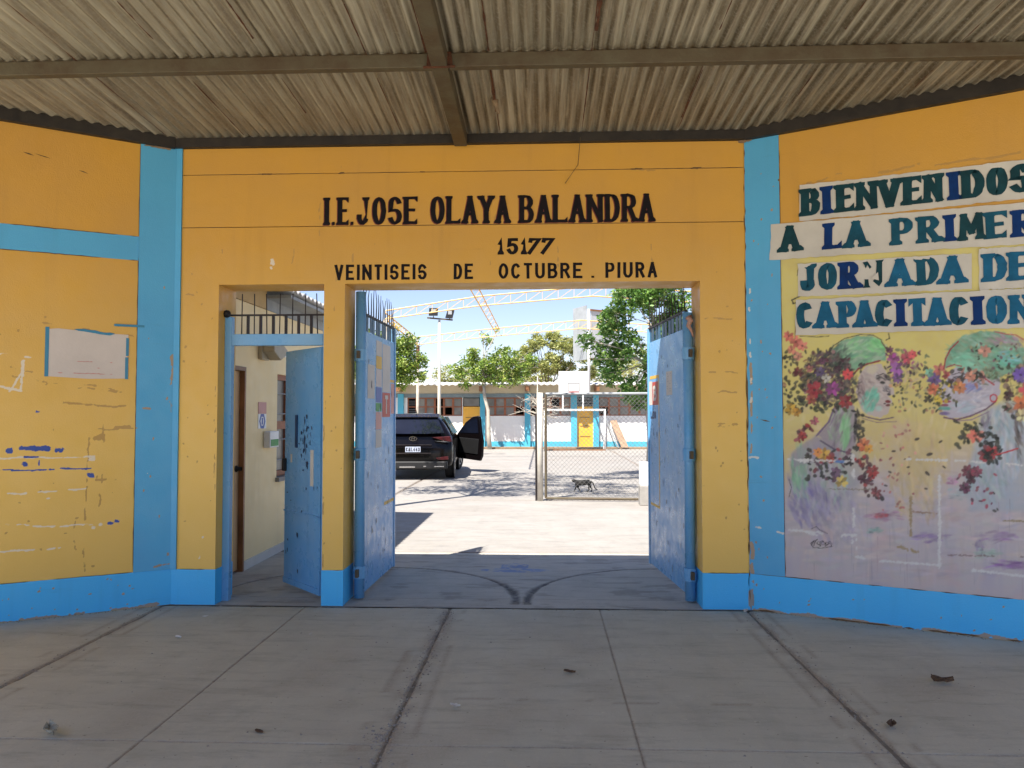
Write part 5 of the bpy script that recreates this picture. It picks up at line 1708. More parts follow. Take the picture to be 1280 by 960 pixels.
mb = MB(); mb.box(0.0, .014, 1.27, 4.09, .001, .09); mb.build("skirting_tile", m_tile, gh)
# wall lamp
wl = thing("floodlight", "beige wall floodlight above the notices inside the small doorway", "lamp", (-2.87, 1.70, 2.15))
mb = MB(); mb.box(.0, .05, -.10, .10, -.10, .11); mb.build("housing", M("beige_plastic", (.42, .36, .25, 1), .5, .1, 5), wl, bevel=.01)
mb = MB(); mb.prism([(-.10, .10), (.10, .10), (.30, .02), (.30, -.02), (.10, -.10), (-.10, -.02)], (.05, 0, 0), (0, 1, 0), (0, 0, 1), (1, 0, 0), .12); mb.build("reflector_hood", bpy.data.materials["beige_plastic"], wl, bevel=.01)
mb = MB(); mb.box(.06, .165, .12, .28, -.055, .0); mb.build("lens", m_whitepl, wl)
pa = thing("sign", "small red and blue sign sheet on the cream guard room wall", "sign", (-2.87, 1.73, 1.49))
mb = MB(); mb.box(.001, .004, -.11, .11, -.14, .01); mb.build("sheet", m_whitepl, pa)
mb = MB(); mb.box(.001, .005, -.11, .11, .011, .13); mb.build("red_block", m_pinklab, pa)
mb = MB(); mb.lathe([(.052, .0045), (.085, .0045), (.085, .0055), (.052, .0055)], (0, 0, -.065), (1, 0, 0), 6); mb.build("blue_emblem", m_bluelab, pa)
mb = MB(); mb.box(.0045, .0055, -.018, .018, -.10, -.03); mb.build("blue_figure", m_bluelab, pa)
bxx = thing("alcohol_box", "white and green box mounted on the cream guard room wall", "box", (-2.87, 1.91, 1.235))
mb = MB(); mb.box(.0, .07, -.13, .13, -.085, .085); mb.build("case", m_whitepl, bxx, bevel=.008)
mb = MB(); mb.box(.0705, .073, -.11, .11, -.07, .0); mb.build("green_label", m_green, bxx)

# ================================================================== CHAIN LINK GATE IN THE YARD
fg = thing("chain_link_gate", "chain-link gate panel on a cream post in front of the court", "gate", (-.05, 7.22, 0), R(-4))
mb = MB(); mb.tube([(0, 0, -.02), (0, 0, 1.86)], .052, n=12); mb.build("post", M("cream_pipe_paint", (.62, .58, .50, 1), .5, .2, 4), fg, smooth=True)
mb = MB(); mb.tube([(-.068, 0, -.02), (-.068, 0, 1.5)], .016, n=8); mb.build("rusty_pipe", m_rod, fg)
for nm, a, b in (("top_rail", (.10, 0, 1.84), (1.93, 0, 1.84)), ("bottom_rail", (.10, 0, .045), (1.93, 0, .045)), ("side_rail", (.10, 0, .045), (.10, 0, 1.84)), ("side_rail", (1.93, 0, .045), (1.93, 0, 1.84))):
    mb = MB(); mb.tube([a, b], .022, n=8); mb.build(nm, m_greypl if nm == "top_rail" else m_steel, fg)
mb = MB()
x0, x1, z0, z1, st = .12, 1.91, .06, 1.82, .075
nx = int((x1 - x0) / st); nz_ = int((z1 - z0) / st)
for s in (1, -1):
    for k in range(-nz_, nx + nz_):
        xa = x0 + k * st
        za, zb = (z0, z1)
        # line x = xa + s-direction*(z-z0)
        pa_ = (xa if s > 0 else xa, z0); 
        t0, t1 = 0, z1 - z0
        if s > 0:
            t0 = max(t0, x0 - xa); t1 = min(t1, x1 - xa)
        else:
            t0 = max(t0, xa - x1); t1 = min(t1, xa - x0)
        if t1 - t0 > .02:
            mb.bar((xa + s * t0, .002 * s, z0 + t0), (xa + s * t1, .002 * s, z0 + t1), .0052, n=3)
ms = mb.build("wire_mesh", M("galvanised_wire", (.24, .24, .23, 1), .5, .2, 5, .3), fg)
ms['kind'] = 'stuff'
cb = thing("concrete_block", "white topped concrete block at the end of the chain-link gate", "block", (1.78, 6.68, 0))
mb = MB(); mb.box(-.20, .25, -.12, .12, 0, .32); mb.build("base", m_conc, cb, bevel=.01)
mb = MB(); mb.box(-.19, .24, -.11, .11, .321, .70); mb.build("white_top", m_whitepl, cb, bevel=.01)

# ================================================================== CLASSROOM BLOCK
cbk = thing("classroom_block", "long low classroom block with brown windows, turquoise columns and yellow doors", "building", (0, 27, 0))
wins = [(-5.9, -3.5), (-2.49, -.79), (-.53, 1.20), (2.42, 4.6), (4.75, 7.0), (-9.6, -7.4)]
doors = [(-3.47, -2.73), (1.48, 2.16)]
segs = []
mb = MB()
mb.box(-14, 14, 0, .2, .07, 1.40)  # replaced below by pieces
mb = MB()
xs_ = sorted([-14, 14] + [v for d_ in doors for v in d_])
for a, b in zip(xs_[::2], xs_[1::2]): mb.box(a, b, 0, .2, .30, 1.40)
wz = sorted([-14, 14] + [v for w_ in wins for v in w_] + [v for d_ in doors for v in d_])
for a, b in zip(wz[::2], wz[1::2]):
    if b - a > .02: mb.box(a, b, 0, .2, 1.401, 2.20)
mb.build("wall", m_white, cbk)
mb = MB()
for a, b in zip(xs_[::2], xs_[1::2]): mb.box(a, b, -.01, .2, .0, .299)
mb.build("skirting", m_turq, cbk)
mb = MB(); mb.box(-14, 14, -.06, .2, 2.201, 2.37); mb.build("ring_beam", M("grey_blue_beam_paint", (.20, .26, .29, 1), .7), cbk)
mb = MB(); mb.box(-14, 14, -.03, .2, 2.371, 2.78); mb.build("upper_wall", m_fascia, cbk)
mb = MB(); mb.box(-14, 14, 6.5, 6.7, .0, 2.78); mb.box(-14, -13.8, .2, 6.5, 0, 2.78); mb.box(13.8, 14, .2, 6.5, 0, 2.78); mb.build("outer_wall", m_white, cbk)
mb = MB(); mb.box(-13.8, 13.8, 1.6, 1.7, .0, 2.7); mb.build("inner_wall", m_dark, cbk)
for a, b in ((-2.72, -2.50), (-.78, -.54), (1.21, 1.47), (2.17, 2.41), (-6.3, -6.05), (7.1, 7.3)):
    mb = MB(); mb.box(a, b, -.12, -.011, 0, 2.36); mb.build("column", m_turq, cbk)
    mb = MB(); mb.box(a + .02, b - .02, -.80, -.13, 2.45, 2.66); mb.build("rafter_end", m_wood, cbk)
mb = MB(); vs = []
n = 1100
for i in range(n):
    x = -14.3 + 28.6 * i / (n - 1)
    z = .022 * math.sin(2 * math.pi * x / .26)
    vs += [(x, -.84, 2.74 + z), (x, 4.0, 3.02 + z), (x, 7.2, 2.9 + z), (x, -.84, 2.715 + z)]
fs = []
for i in range(n - 1):
    a = 4 * i
    fs += [(a, a + 4, a + 5, a + 1), (a + 1, a + 5, a + 6, a + 2), (a, a + 3, a + 7, a + 4)]
mb.add(vs, fs)
mb.build("roof", m_whiteroof, cbk)
random.seed(8)
for wi, (a, b) in enumerate(wins):
    nb = max(2, round((b - a) / .42))
    mb = MB()
    w_ = (b - a) / nb
    mb.box(a + .001, b - .001, .03, .09, 1.402, 1.45); mb.box(a + .001, b - .001, .03, .09, 2.15, 2.199); mb.box(a + .001, b - .001, .032, .088, 1.77, 1.82)
    for k in range(nb + 1):
        x = a + k * w_
        x0, x1 = max(a + .002, x - .045), min(b - .002, x + .045)
        for z0, z1 in ((1.451, 1.769), (1.821, 2.149)): mb.box(x0, x1, .028, .092, z0, z1)
    wo = mb.build("window", m_winwood, cbk)
    for k in range(nb):
        for z0, z1 in ((1.45, 1.77), (1.82, 2.15)):
            if (wi, k) in ((0, 0), (0, 3)): continue
            if random.random() < .12: continue
            x0, x1 = a + k * w_ + .045, a + (k + 1) * w_ - .045
            mb = MB(); mb.box(x0, x1, .05, .058, z0, z1); mb.build("pane", m_pane, wo)
    if wi == 0:
        for z in (1.52, 1.60, 1.68, 1.88, 1.96, 2.04):
            mb = MB(); mb.box(a + .05, a + w_ - .05, .04, .055, z, z + .012); mb.build("grille_bar", m_greypl, wo)
for di, (a, b) in enumerate(doors):
    mb = MB(); mb.box(a, b, .02, .08, .0, 1.74); dr = mb.build("door", m_ydoor, cbk)
    mb = MB()
    for z in (.5, .95, 1.32): mb.box(a + .12, b - .12, .008, .02, z, z + .03)
    mb.build("door_ridge", M("brown_door_trim", (.25, .14, .03, 1), .6), dr)  # plain brown ridges across the yellow door
    mb = MB(); mb.box(a, b, .02, .08, 1.741, 1.80); mb.build("transom_bar", m_ydoor, cbk)
    if di:
        for i in range(6):
            for j in range(3):
                x = a + .06 + (b - a - .12) * i / 5.0; z = 1.86 + j * .13
                mb = MB(); mb.lathe([(.03, -.02), (.052, -.02), (.052, .02), (.03, .02), (.03, -.02)], (x, .05, z), (0, 1, 0), 8); mb.build("lattice_ring", m_greypl, cbk)
    else:
        mb = MB(); mb.box(a + .03, b - .03, .05, .06, 1.83, 2.17); mb.build("pane", m_pane, cbk)

# ================================================================== YARD FURNITURE
gw = thing("football_goal", "white steel football goal carrying a basketball backboard", "goal", (.08, 25.1, 0))
for x in (0, 2.44):
    mb = MB(); mb.tube([(x, 0, -.01), (x, 0, 1.62)], .038, n=8); mb.build("goalpost", m_whitepl, gw, smooth=True)
mb = MB(); mb.tube([(-.03, 0, 1.64), (2.47, 0, 1.64)], .04, n=8); mb.build("crossbar", m_whitepl, gw)
mb = MB(); mb.tube([(0, 0, 1.60), (0, .75, .0)], .025, n=6); mb.tube([(2.44, 0, 1.60), (2.44, .75, 0)], .025, n=6); mb.build("back_stay", m_whitepl, gw)
for x in (.74, 1.56):
    mb = MB(); mb.tube([(x, 0, 1.66), (x, 0, 2.32)], .034, n=8); mb.build("upright", m_whitepl, gw)
bbo = MB(); bbo.box(.57, 1.78, -.06, -.02, 2.30, 3.22); bb = bbo.build("backboard", m_whitepl, gw, bevel=.005)
mb = MB()
for a, b, c_, d_ in ((.95, 1.42, 2.40, 2.425), (.95, 1.42, 2.715, 2.74), (.95, .972, 2.426, 2.714), (1.398, 1.42, 2.426, 2.714)): mb.box(a, b, -.064, -.0605, c_, d_)
mb.build("target_square", m_black, bb)
mb = MB(); mb.lathe([(.21, 0), (.225, .012), (.24, 0), (.225, -.012), (.21, 0)], (1.18, -.31, 2.36), (0, 0, 1), 18); mb.build("rim", m_redlab, bb)
mb = MB(); mb.box(-.02, 2.46, -.05, .05, 0.0, .05); mb.build("ground_bar", m_wood, gw)

lb = thing("leaning_board", "brown board propped against the classroom wall right of the goal", "board", (3.45, 26.2, .07))
mb = MB(); mb.add([(-.15, 0, 0), (.15, 0, 0), (-.30, .62, 1.15), (-.58, .62, 1.12), (-.15, .05, 0), (.15, .05, 0), (-.30, .67, 1.15), (-.58, .67, 1.12)], [(0, 1, 2, 3), (4, 7, 6, 5), (0, 4, 5, 1), (1, 5, 6, 2), (2, 6, 7, 3), (3, 7, 4, 0)])
mb.build("board", M("weathered_board", (.34, .22, .14, 1), .8, .2, 5), lb)
mb = MB(); mb.bar((-.28, -.05, 0), (-.78, .6, 1.25), .04); mb.build("batten", m_greypl, lb)

fp = thing("floodlight_pole", "tall cream pole with two floodlights on a crossarm behind the car", "lamp post", (-3.55, 20, 0))
mb = MB(); mb.tube([(0, 0, -.02), (0, 0, 2.4), (0, 0, 4.72)], .066, .040, 12); mb.build("pole", M("cream_pole_paint", (.66, .61, .50, 1), .5, .1, 3), fp, smooth=True)
mb = MB(); mb.bar((-.42, 0, 4.80), (.46, 0, 4.72), .06, .05); mb.build("crossarm", m_steel, fp)
for x, z, rx_ in ((-.20, 4.98, .1), (.36, 4.92, -.4)):
    f = MB()
    f.prism([(-.15, -.12), (.15, -.12), (.17, .14), (-.13, .14)] if x < 0 else [(-.14, -.14), (.10, -.16), (.17, .12), (-.05, .16)], (x, -.04, z), (1, 0, 0), (0, 0, 1), (0, -1, 0), .12)
    fo = f.build("floodlight_head", m_black, fp, bevel=.008)
    mb = MB(); mb.box(x - .06 + (.02 if x > 0 else 0), x + .09, -.17, -.162, z - .03, z + .10); mb.build("glass", m_greypl, fo)
    mb = MB(); mb.bar((x, -.05, z - .13), (x, -.02, 4.76), .03); mb.build("bracket", m_steel, fo)

tp = thing("truss_column", "thin cream column with a rusty top holding the yellow truss", "column", (-5.2, 25.5, 0))
mb = MB(); mb.tube([(0, 0, -.05), (0, 0, 3.42)], .062, n=10); mb.build("lower_shaft", m_palebark, tp, smooth=True)
mb = MB(); mb.tube([(0, 0, 3.42), (0, 0, 4.34)], .075, n=10); mb.box(-.12, .12, -.08, .08, 3.38, 3.44); mb.build("rusty_top", M("rust_brown_pipe", (.20, .085, .04, 1), .7), tp)
tp = thing("truss_column", "truss column mostly hidden behind the left gate leaf", "column", (-5.0, 18, 0))
mb = MB(); mb.tube([(0, 0, -.02), (0, 0, 4.5)], .062, n=10); mb.build("shaft", m_palebark, tp, smooth=True)


def truss(label, low, top, n, r=.027):
    t = thing("roof_truss", label, "truss", (0, 0, 0), 0, "yellow steel trusses over the court")
    mb = MB(); mb.tube(low, r * .8, n=6); mb.build("bottom_chord", m_yellowsteel, t)
    mb = MB(); mb.tube(top, r * .8, n=6); mb.build("top_chord", m_yellowsteel, t)

    def at(P, u):
        L = [0]
        for a, b in zip(P[:-1], P[1:]): L.append(L[-1] + (Vector(b) - Vector(a)).length)
        s = u * L[-1]
        for i in range(len(P) - 1):
            if s <= L[i + 1] + 1e-6:
                return Vector(P[i]).lerp(Vector(P[i + 1]), (s - L[i]) / (L[i + 1] - L[i]))
    for i in range(n):
        a, b, c_ = at(low, i / n), at(top, i / n), at(top, (i + 1) / n)
        for p, q_ in ((a, b), (a, c_)):
            mb = MB(); mb.bar(p, q_, .013, n=4); mb.build("web_bar", m_yellowsteel, t)
    return t


truss("nearest yellow roof truss crossing the sky above the floodlights", [(-5.0, 18, 4.52), (-2.0, 18, 4.92), (1.6, 18, 5.20), (5.0, 18, 4.95), (9, 18, 4.5)], [(-5.0, 18, 4.78), (-2.0, 18, 5.22), (1.6, 18, 5.52), (5.0, 18, 5.3), (9, 18, 4.78)], 28)
truss("farther yellow roof truss behind the floodlight pole", [(-5.2, 25.5, 4.38), (-2.0, 25.5, 4.72), (1.6, 25.5, 5.02), (5.2, 25.5, 4.8), (9.2, 25.5, 4.4)], [(-5.2, 25.5, 4.70), (-2.0, 25.5, 5.04), (1.6, 25.5, 5.36), (5.2, 25.5, 5.1), (9.2, 25.5, 4.7)], 28)
truss("yellow purlin truss running lengthwise between the cross trusses", [(-2.0, 12, 4.95), (-1.95, 25.5, 4.85)], [(-1.85, 12, 5.15), (-1.8, 25.5, 5.02)], 13, .026)
truss("yellow eave truss over the left edge of the court", [(-5.0, 18, 4.5), (-5.2, 25.5, 4.36)], [(-5.0, 18, 4.7), (-5.2, 25.5, 4.62)], 14, .026)

bl = thing("billboard", "grey angled signboard with rusty frame on a white post above the classrooms", "sign", (1.92, 25.75, 2.30))
mb = MB(); mb.tube([(0, 0, 0), (0, 0, 3.55)], .055, n=10); mb.build("post", m_whitepl, bl, smooth=True)
mb = MB(); mb.bar((0, 0, .12), (0, 1.2, .12), .06); mb.build("wall_arm", m_steel, bl)
mb = MB(); mb.prism([(0, 1.45), (1.2, 1.45), (1.2, 3.72), (0, 3.72)], (-.10, .02, 0), (-.42, .9, 0), (0, 0, 1), (.9, .42, 0), .04); mb.build("board", m_greypl, bl)
mb = MB(); mb.prism([(0, 1.5), (1.6, 1.5), (1.6, 3.5), (0, 3.5)], (.10, .02, 0), (.8, .6, 0), (0, 0, 1), (-.6, .8, 0), .04); e = mb.build("board", M("pale_board", (.50, .52, .53, 1), .6), bl)
for z in (1.46, 3.52):
    mb = MB(); mb.bar((.06, -.02, z), (1.45, 1.0, z), .07); mb.build("frame_bar", m_wood, bl)

# ================================================================== CAR
car = thing("parked_car", "black SUV seen from behind with its right front door open", "car", (-2.93, 11.15, 0), R(4))
ST = [  # y_roof, y_belt, y_low, z_top, w_roof, z_belt, w_belt, w_body
    (.42, .13, .05, 1.425, .55, .985, .80, .845), (.55, .32, .22, 1.475, .60, 1.0, .855, .905), (1.2, 1.1, 1.1, 1.505, .625, .985, .875, .915),
    (2.1, 2.1, 2.1, 1.505, .62, .965, .88, .915), (2.65, 2.9, 2.9, 1.45, .59, .955, .87, .915), (3.35, 3.4, 3.4, 1.03, .70, .93, .84, .91),
    (4.0, 4.0, 4.05, .92, .64, .80, .80, .88), (4.25, 4.3, 4.32, .74, .60, .62, .74, .80)]
NP = 9


def ring(s):
    yr, yb, yl, zt, wr, zb, wb, ww = s
    h = [(0, yr, zt + .015), (wr * .6, yr, zt + .008), (wr, yr + (0), zt - .045), (wb - .01, yb, zb + .015), (wb + .015, yb, zb - .03), (ww, yl + .02, zb - .22), (ww, yl, .52), (ww - .02, yl + .02, .30), (ww - .12, yl + .10, .22)]
    return h


mb = MB()
vs = []; fs = []
for s in ST:
    h = ring(s)
    full = h + [(-x, y, z) for x, y, z in h[:0:-1]]
    vs += full
m_ = 2 * NP - 1
for i in range(len(ST) - 1):
    for k in range(m_):
        a, b = i * m_ + k, i * m_ + (k + 1) % m_
        fs.append((a, b, b + m_, a + m_))
for base in (0, (len(ST) - 1) * m_):
    idx = lambda k: base + (k if k >= 0 else m_ + k)
    fs.append((idx(0), idx(1), idx(-1)))
    for k in range(1, NP - 1):
        fs.append((idx(k), idx(k + 1), idx(-k - 1), idx(-k)))
mb.add(vs, fs)
body = mb.build("body", m_carpaint, car, smooth=True)
sb = body.modifiers.new("s", 'SUBSURF'); sb.levels = 2; sb.render_levels = 2
# rear window, spoiler, lights, plate, bumper
mb = MB(); mb.add([(-.53, .385, 1.385), (.53, .385, 1.385), (.70, .115, 1.045), (.3, .095, 1.03), (-.3, .095, 1.03), (-.70, .115, 1.045)], [(0, 1, 2, 3, 4, 5)])
for v in range(len(mb.v)): mb.v[v] = (mb.v[v][0], mb.v[v][1] - .035, mb.v[v][2] + .015)
mb.build("rear_window", m_carglass, car)
mb = MB(); mb.add([(-.56, .30, 1.425), (.56, .30, 1.425), (.56, .62, 1.50), (-.56, .62, 1.50), (-.54, .31, 1.40), (.54, .31, 1.40), (.56, .62, 1.46), (-.56, .62, 1.46)], [(0, 1, 2, 3), (4, 7, 6, 5), (0, 4, 5, 1), (1, 5, 6, 2), (3, 2, 6, 7), (0, 3, 7, 4)])
mb.build("spoiler", m_carpaint, car, bevel=.01)
mb = MB(); mb.tube([(0, .75, 1.52), (0, .72, 1.59)], .018, .006, 6); mb.build("antenna", m_black, car)
for s in (-1, 1):
    mb = MB()
    mb.prism([(.42 * s, .965), (.84 * s, .99), (.88 * s, .86), (.70 * s, .88)], (0, .11, 0), (1, 0, 0), (0, 0, 1), (0, -1, 0), .065)
    mb.build("tail_light", m_tail, car, bevel=.01)
    mb = MB()
    mb.prism([(.48 * s, .885), (.70 * s, .875), (.84 * s, .855), (.70 * s, .855)], (0, .10, 0), (1, 0, 0), (0, 0, 1), (0, -1, 0), .066)
    mb.build("light_trim", m_chrome, car)
    mb = MB(); mb.prism([(.52 * s, .50), (.80 * s, .54), (.80 * s, .46), (.56 * s, .45)], (0, .10, 0), (1, 0, 0), (0, 0, 1), (0, -1, 0), .085)
    mb.build("bumper_reflector", m_tail, car, bevel=.006)
    # side windows
    mb = MB()
    for y0, y1, y2, y3 in ((.75, 1.20, .62, 1.22), (1.27, 2.15, 1.28, 2.18), (2.22, 2.62, 2.24, 2.85)):
        mb.add([(s * .640, y0, 1.42), (s * .645, y1, 1.42), (s * .885, y3, 1.015), (s * .885, y2, 1.015)], [(0, 1, 2, 3)])
    mb.build("side_window", m_carglass, car)
    mb = MB(); mb.prism([(0, 0), (.16, .02), (.17, .13), (.02, .12)], (s * .93, 2.72, 1.0), (s, 0, 0), (0, 0, 1), (0, 1, 0), .08); mb.build("side_mirror", m_carpaint, car, bevel=.015) if s < 0 else None
pt = MB(); pt.box(-.17, .17, -.022, .06, .635, .755); po = pt.build("number_plate", M("number_plate_white", (.42, .46, .56, 1), .4, .05), car)
mb = MB(); text(mb, Plane((0, -.0225, 0), (1, 0, 0), (0, -1, 0)), "CAI.443", -.155, .155, .652, .738, .0095, .008, .001, serif=False, gap=.3); mb.build("plate_text", m_black, po)
mb = MB()
for k in range(24):
    a0, a1 = 2 * math.pi * k / 24, 2 * math.pi * (k + 1) / 24
    mb.bar((.085 * math.cos(a0), .018, .935 + .045 * math.sin(a0)), (.085 * math.cos(a1), .018, .935 + .045 * math.sin(a1)), .012, n=4)
mb.bar((-.035, .018, .905), (-.025, .018, .968), .012); mb.bar((.025, .018, .902), (.035, .018, .965), .012); mb.bar((-.03, .018, .932), (.03, .018, .940), .010)
eb = mb.build("oval_badge", m_chrome, car); eb['label'] = "chrome oval badge with a slanted H"
mb = MB(); mb.box(-.40, .40, -.025, .05, .60, .615); mb.box(-.42, .42, -.01, .05, .79, .80); mb.build("chrome_strip", m_rod, car)
mb = MB(); mb.box(-.78, .78, -.015, .10, .25, .43); mb.build("lower_bumper", m_black, car, bevel=.03)
mb = MB(); mb.box(-.30, .05, -.03, .0, .285, .315); mb.box(.24, .30, -.03, 0, .30, .325); mb.box(.48, .70, -.03, 0, .30, .318); mb.build("skid_trim", m_chrome, car)


def wheel(x, y, rz=0):
    s = 1 if x > 0 else -1
    w = MB()
    ax = Vector((s * math.cos(rz), s * math.sin(rz), 0))
    o = (x, y, .33)
    w.lathe([(.20, -.11), (.30, -.11), (.325, -.09), (.33, 0), (.325, .09), (.30, .11), (.21, .11), (.20, .10), (.20, -.11)], o, ax, 28)
    t = w.build("wheel", m_rubber, car, smooth=True)
    w = MB()
    w.lathe([(.205, .06), (.205, .10), (.185, .095), (.18, .04), (0.0, .03)], o, ax, 24)
    t2 = w.build("rim", m_alloy, t)
    w = MB()
    a = ax.normalized(); u = Vector((0, 0, 1)); v = a.cross(u)
    for k in range(5):
        an = 2 * math.pi * k / 5
        d_ = u * math.cos(an) + v * math.sin(an)
        w.bar(Vector(o) + a * .085 + d_ * .02, Vector(o) + a * .095 + d_ * .19, .045, .02)
    w.build("spoke", m_alloy, t)


wheel(-.80, .80); wheel(.80, .80); wheel(-.80, 3.45); wheel(.83, 3.45, -.25)
mb = MB()
for y in (.80, 3.45):
    for s in (1, -1):
        mb.lathe([(.385, -.02), (.385, .006), (.0, .006)], (s * .905, y, .34), (s, 0, 0), 26)
mb.build("wheel_arch", m_black, car)
# the open door
th_ = R(-90 + 42 - 4)
dr = MB()
dv = Plane((.90, 2.98, 0), (math.cos(th_), math.sin(th_), 0), (-math.sin(th_) * -1, -math.cos(th_), 0))
nrm = Vector((math.sin(th_), -math.cos(th_), 0))
outline = [(0, .34), (1.02, .30), (1.10, .42), (1.13, .80), (1.06, 1.02), (1.0, 1.42), (.92, 1.44), (.72, 1.42), (.42, 1.28), (.08, 1.0), (0, .92)]
dr.prism(outline, (.90, 2.98, 0), dv.u, (0, 0, 1), nrm, .07)
do = dr.build("open_door", m_carpaint, car, bevel=.012)
for off in (.074, -.004):
    mb = MB(); mb.prism([(.16, 1.0), (.98, 1.0), (.93, 1.37), (.73, 1.36), (.46, 1.24)], Vector((.90, 2.98, 0)) + nrm * off, dv.u, (0, 0, 1), nrm, .003)
    mb.build("door_window", m_redseat if off < 0 else m_carglass, do)
mb = MB(); mb.prism([(.15, .50), (.95, .46), (1.0, .85), (.15, .88)], Vector((.90, 2.98, 0)) + nrm * .0705, dv.u, (0, 0, 1), nrm, .02); mb.build("door_trim", m_black, do, bevel=.01)
mb = MB(); mb.prism([(.15, .50), (.95, .46), (1.0, .85), (.15, .88)], Vector((.90, 2.98, 0)) - nrm * .0205, dv.u, (0, 0, 1), nrm, .02); mb.build("door_trim", m_black, do, bevel=.01)

# ================================================================== CAT
def skinned(name, verts, edges, radii, mat, loc, parent=None, sub=2):
    me = bpy.data.meshes.new(name)
    me.from_pydata(verts, edges, [])
    o = bpy.data.objects.new(name, me)
    C.objects.link(o)
    sk = o.modifiers.new("skin", 'SKIN')
    if not me.skin_vertices: me.skin_vertices.new(name="")
    for i, r in enumerate(radii):
        me.skin_vertices[0].data[i].radius = r if isinstance(r, tuple) else (r, r)
        me.skin_vertices[0].data[i].use_root = i == 0
    s_ = o.modifiers.new("sub", 'SUBSURF'); s_.levels = sub; s_.render_levels = sub
    dg = bpy.context.evaluated_depsgraph_get()
    me2 = bpy.data.meshes.new_from_object(o.evaluated_get(dg))
    o.modifiers.clear()
    o.data = me2
    me2.materials.clear(); me2.materials.append(mat)
    me2.polygons.foreach_set('use_smooth', [True] * len(me2.polygons))
    o.location = loc
    if parent: o.parent = parent
    return o


CV = [((.10, 0, .188), (.046, .056)), ((.02, 0, .176), (.046, .054)), ((-.06, 0, .178), (.044, .056)), ((-.105, 0, .196), (.028, .034)), ((-.158, 0, .220), (.032, .031)), ((-.196, 0, .210), (.017, .016)),
      ((.150, 0, .188), (.038, .046)), ((.182, 0, .200), (.016, .018)), ((.212, 0, .178), (.012, .012)), ((.235, 0, .120), (.012, .012)), ((.262, 0, .062), (.011, .011)), ((.305, 0, .042), (.008, .008)),
      # front legs (near reaches back, far reaches forward)
      ((-.095, -.028, .125), (.024, .026)), ((-.060, -.030, .068), (.013, .013)), ((-.030, -.030, .018), (.011, .011)), ((-.045, -.030, .010), (.013, .009)),
      ((-.10, .028, .125), (.022, .024)), ((-.115, .030, .068), (.012, .012)), ((-.135, .030, .018), (.010, .010)), ((-.150, .030, .010), (.013, .009)),
      # hind legs: thigh, hock behind, paw
      ((.150, -.030, .120), (.030, .034)), ((.125, -.034, .085), (.018, .018)), ((.140, -.034, .050), (.011, .011)), ((.105, -.034, .014), (.011, .010)), ((.092, -.034, .009), (.012, .008)),
      ((.165, .030, .120), (.028, .032)), ((.175, .034, .085), (.017, .017)), ((.205, .034, .055), (.011, .011)), ((.195, .034, .014), (.010, .010)), ((.178, .034, .009), (.012, .008))]
CE = [(0, 1), (1, 2), (2, 3), (3, 4), (4, 5), (0, 6), (6, 7), (7, 8), (8, 9), (9, 10), (10, 11), (2, 12), (12, 13), (13, 14), (14, 15), (2, 16), (16, 17), (17, 18), (18, 19), (6, 20), (20, 21), (21, 22), (22, 23), (23, 24), (6, 25), (25, 26), (26, 27), (27, 28), (28, 29)]
cat = thing("cat", "dark tabby cat walking left behind the chain-link gate", "cat", (.74, 8.72, 0), R(4))
skinned("body", [v for v, r in CV], CE, [r for v, r in CV], m_cat, (0, 0, 0), cat)
for s in (-1, 1):
    mb = MB(); mb.add([(-.150, s * .008, .244), (-.148, s * .030, .238), (-.158, s * .021, .276), (-.138, s * .018, .240)], [(0, 1, 2), (1, 3, 2), (3, 0, 2), (0, 3, 1)]); mb.build("ear", m_cat, cat)
    mb = MB(); mb.lathe([(0, -.004), (.005, -.002), (.005, .002), (0, .004)], (-.188, s * .014, .216), (-1, s * .5, .1), 8); mb.build("eye", M("amber_eye", (.5, .35, .05, 1), .2) if s < 0 else bpy.data.materials["amber_eye"], cat)


# ================================================================== TREES
def leaves(clumps, n, size, rng, flat=.5, droop=0):
    """leaf quads spread through clumps [(cx,cy,cz,rx,ry,rz)]; returns V,F arrays"""
    cl = np.array(clumps, float)
    wt = (cl[:, 3] * cl[:, 4] * cl[:, 5]) ** .8
    k = rng.choice(len(cl), n, p=wt / wt.sum())
    d = rng.normal(size=(n, 3)); d /= np.linalg.norm(d, axis=1)[:, None]
    r = rng.random(n) ** .42
    # sub-clumping: pull leaves towards random twig centres
    m = 26
    tw = rng.normal(size=(len(cl), m, 3)); tw /= np.linalg.norm(tw, axis=2)[..., None]
    tw *= rng.random((len(cl), m, 1)) ** .4
    c = tw[k, rng.integers(0, m, n)]
    p = c * .86 + d * r[:, None] * .27
    pos = cl[k, :3] + p * cl[k, 3:6]
    ax = rng.normal(size=(n, 3)); ax[:, 2] = ax[:, 2] * .6 - droop; ax /= np.linalg.norm(ax, axis=1)[:, None]
    b = rng.normal(size=(n, 3)); b -= (b * ax).sum(1)[:, None] * ax; b /= np.linalg.norm(b, axis=1)[:, None]
    L = size * rng.uniform(.6, 1.3, n)[:, None]; Wd = L * flat * .5
    V = np.stack([pos, pos + ax * L * .5 + b * Wd, pos + ax * L, pos + ax * L * .5 - b * Wd], 1).reshape(-1, 3)
    F = np.arange(4 * n).reshape(-1, 4)
    return V, F


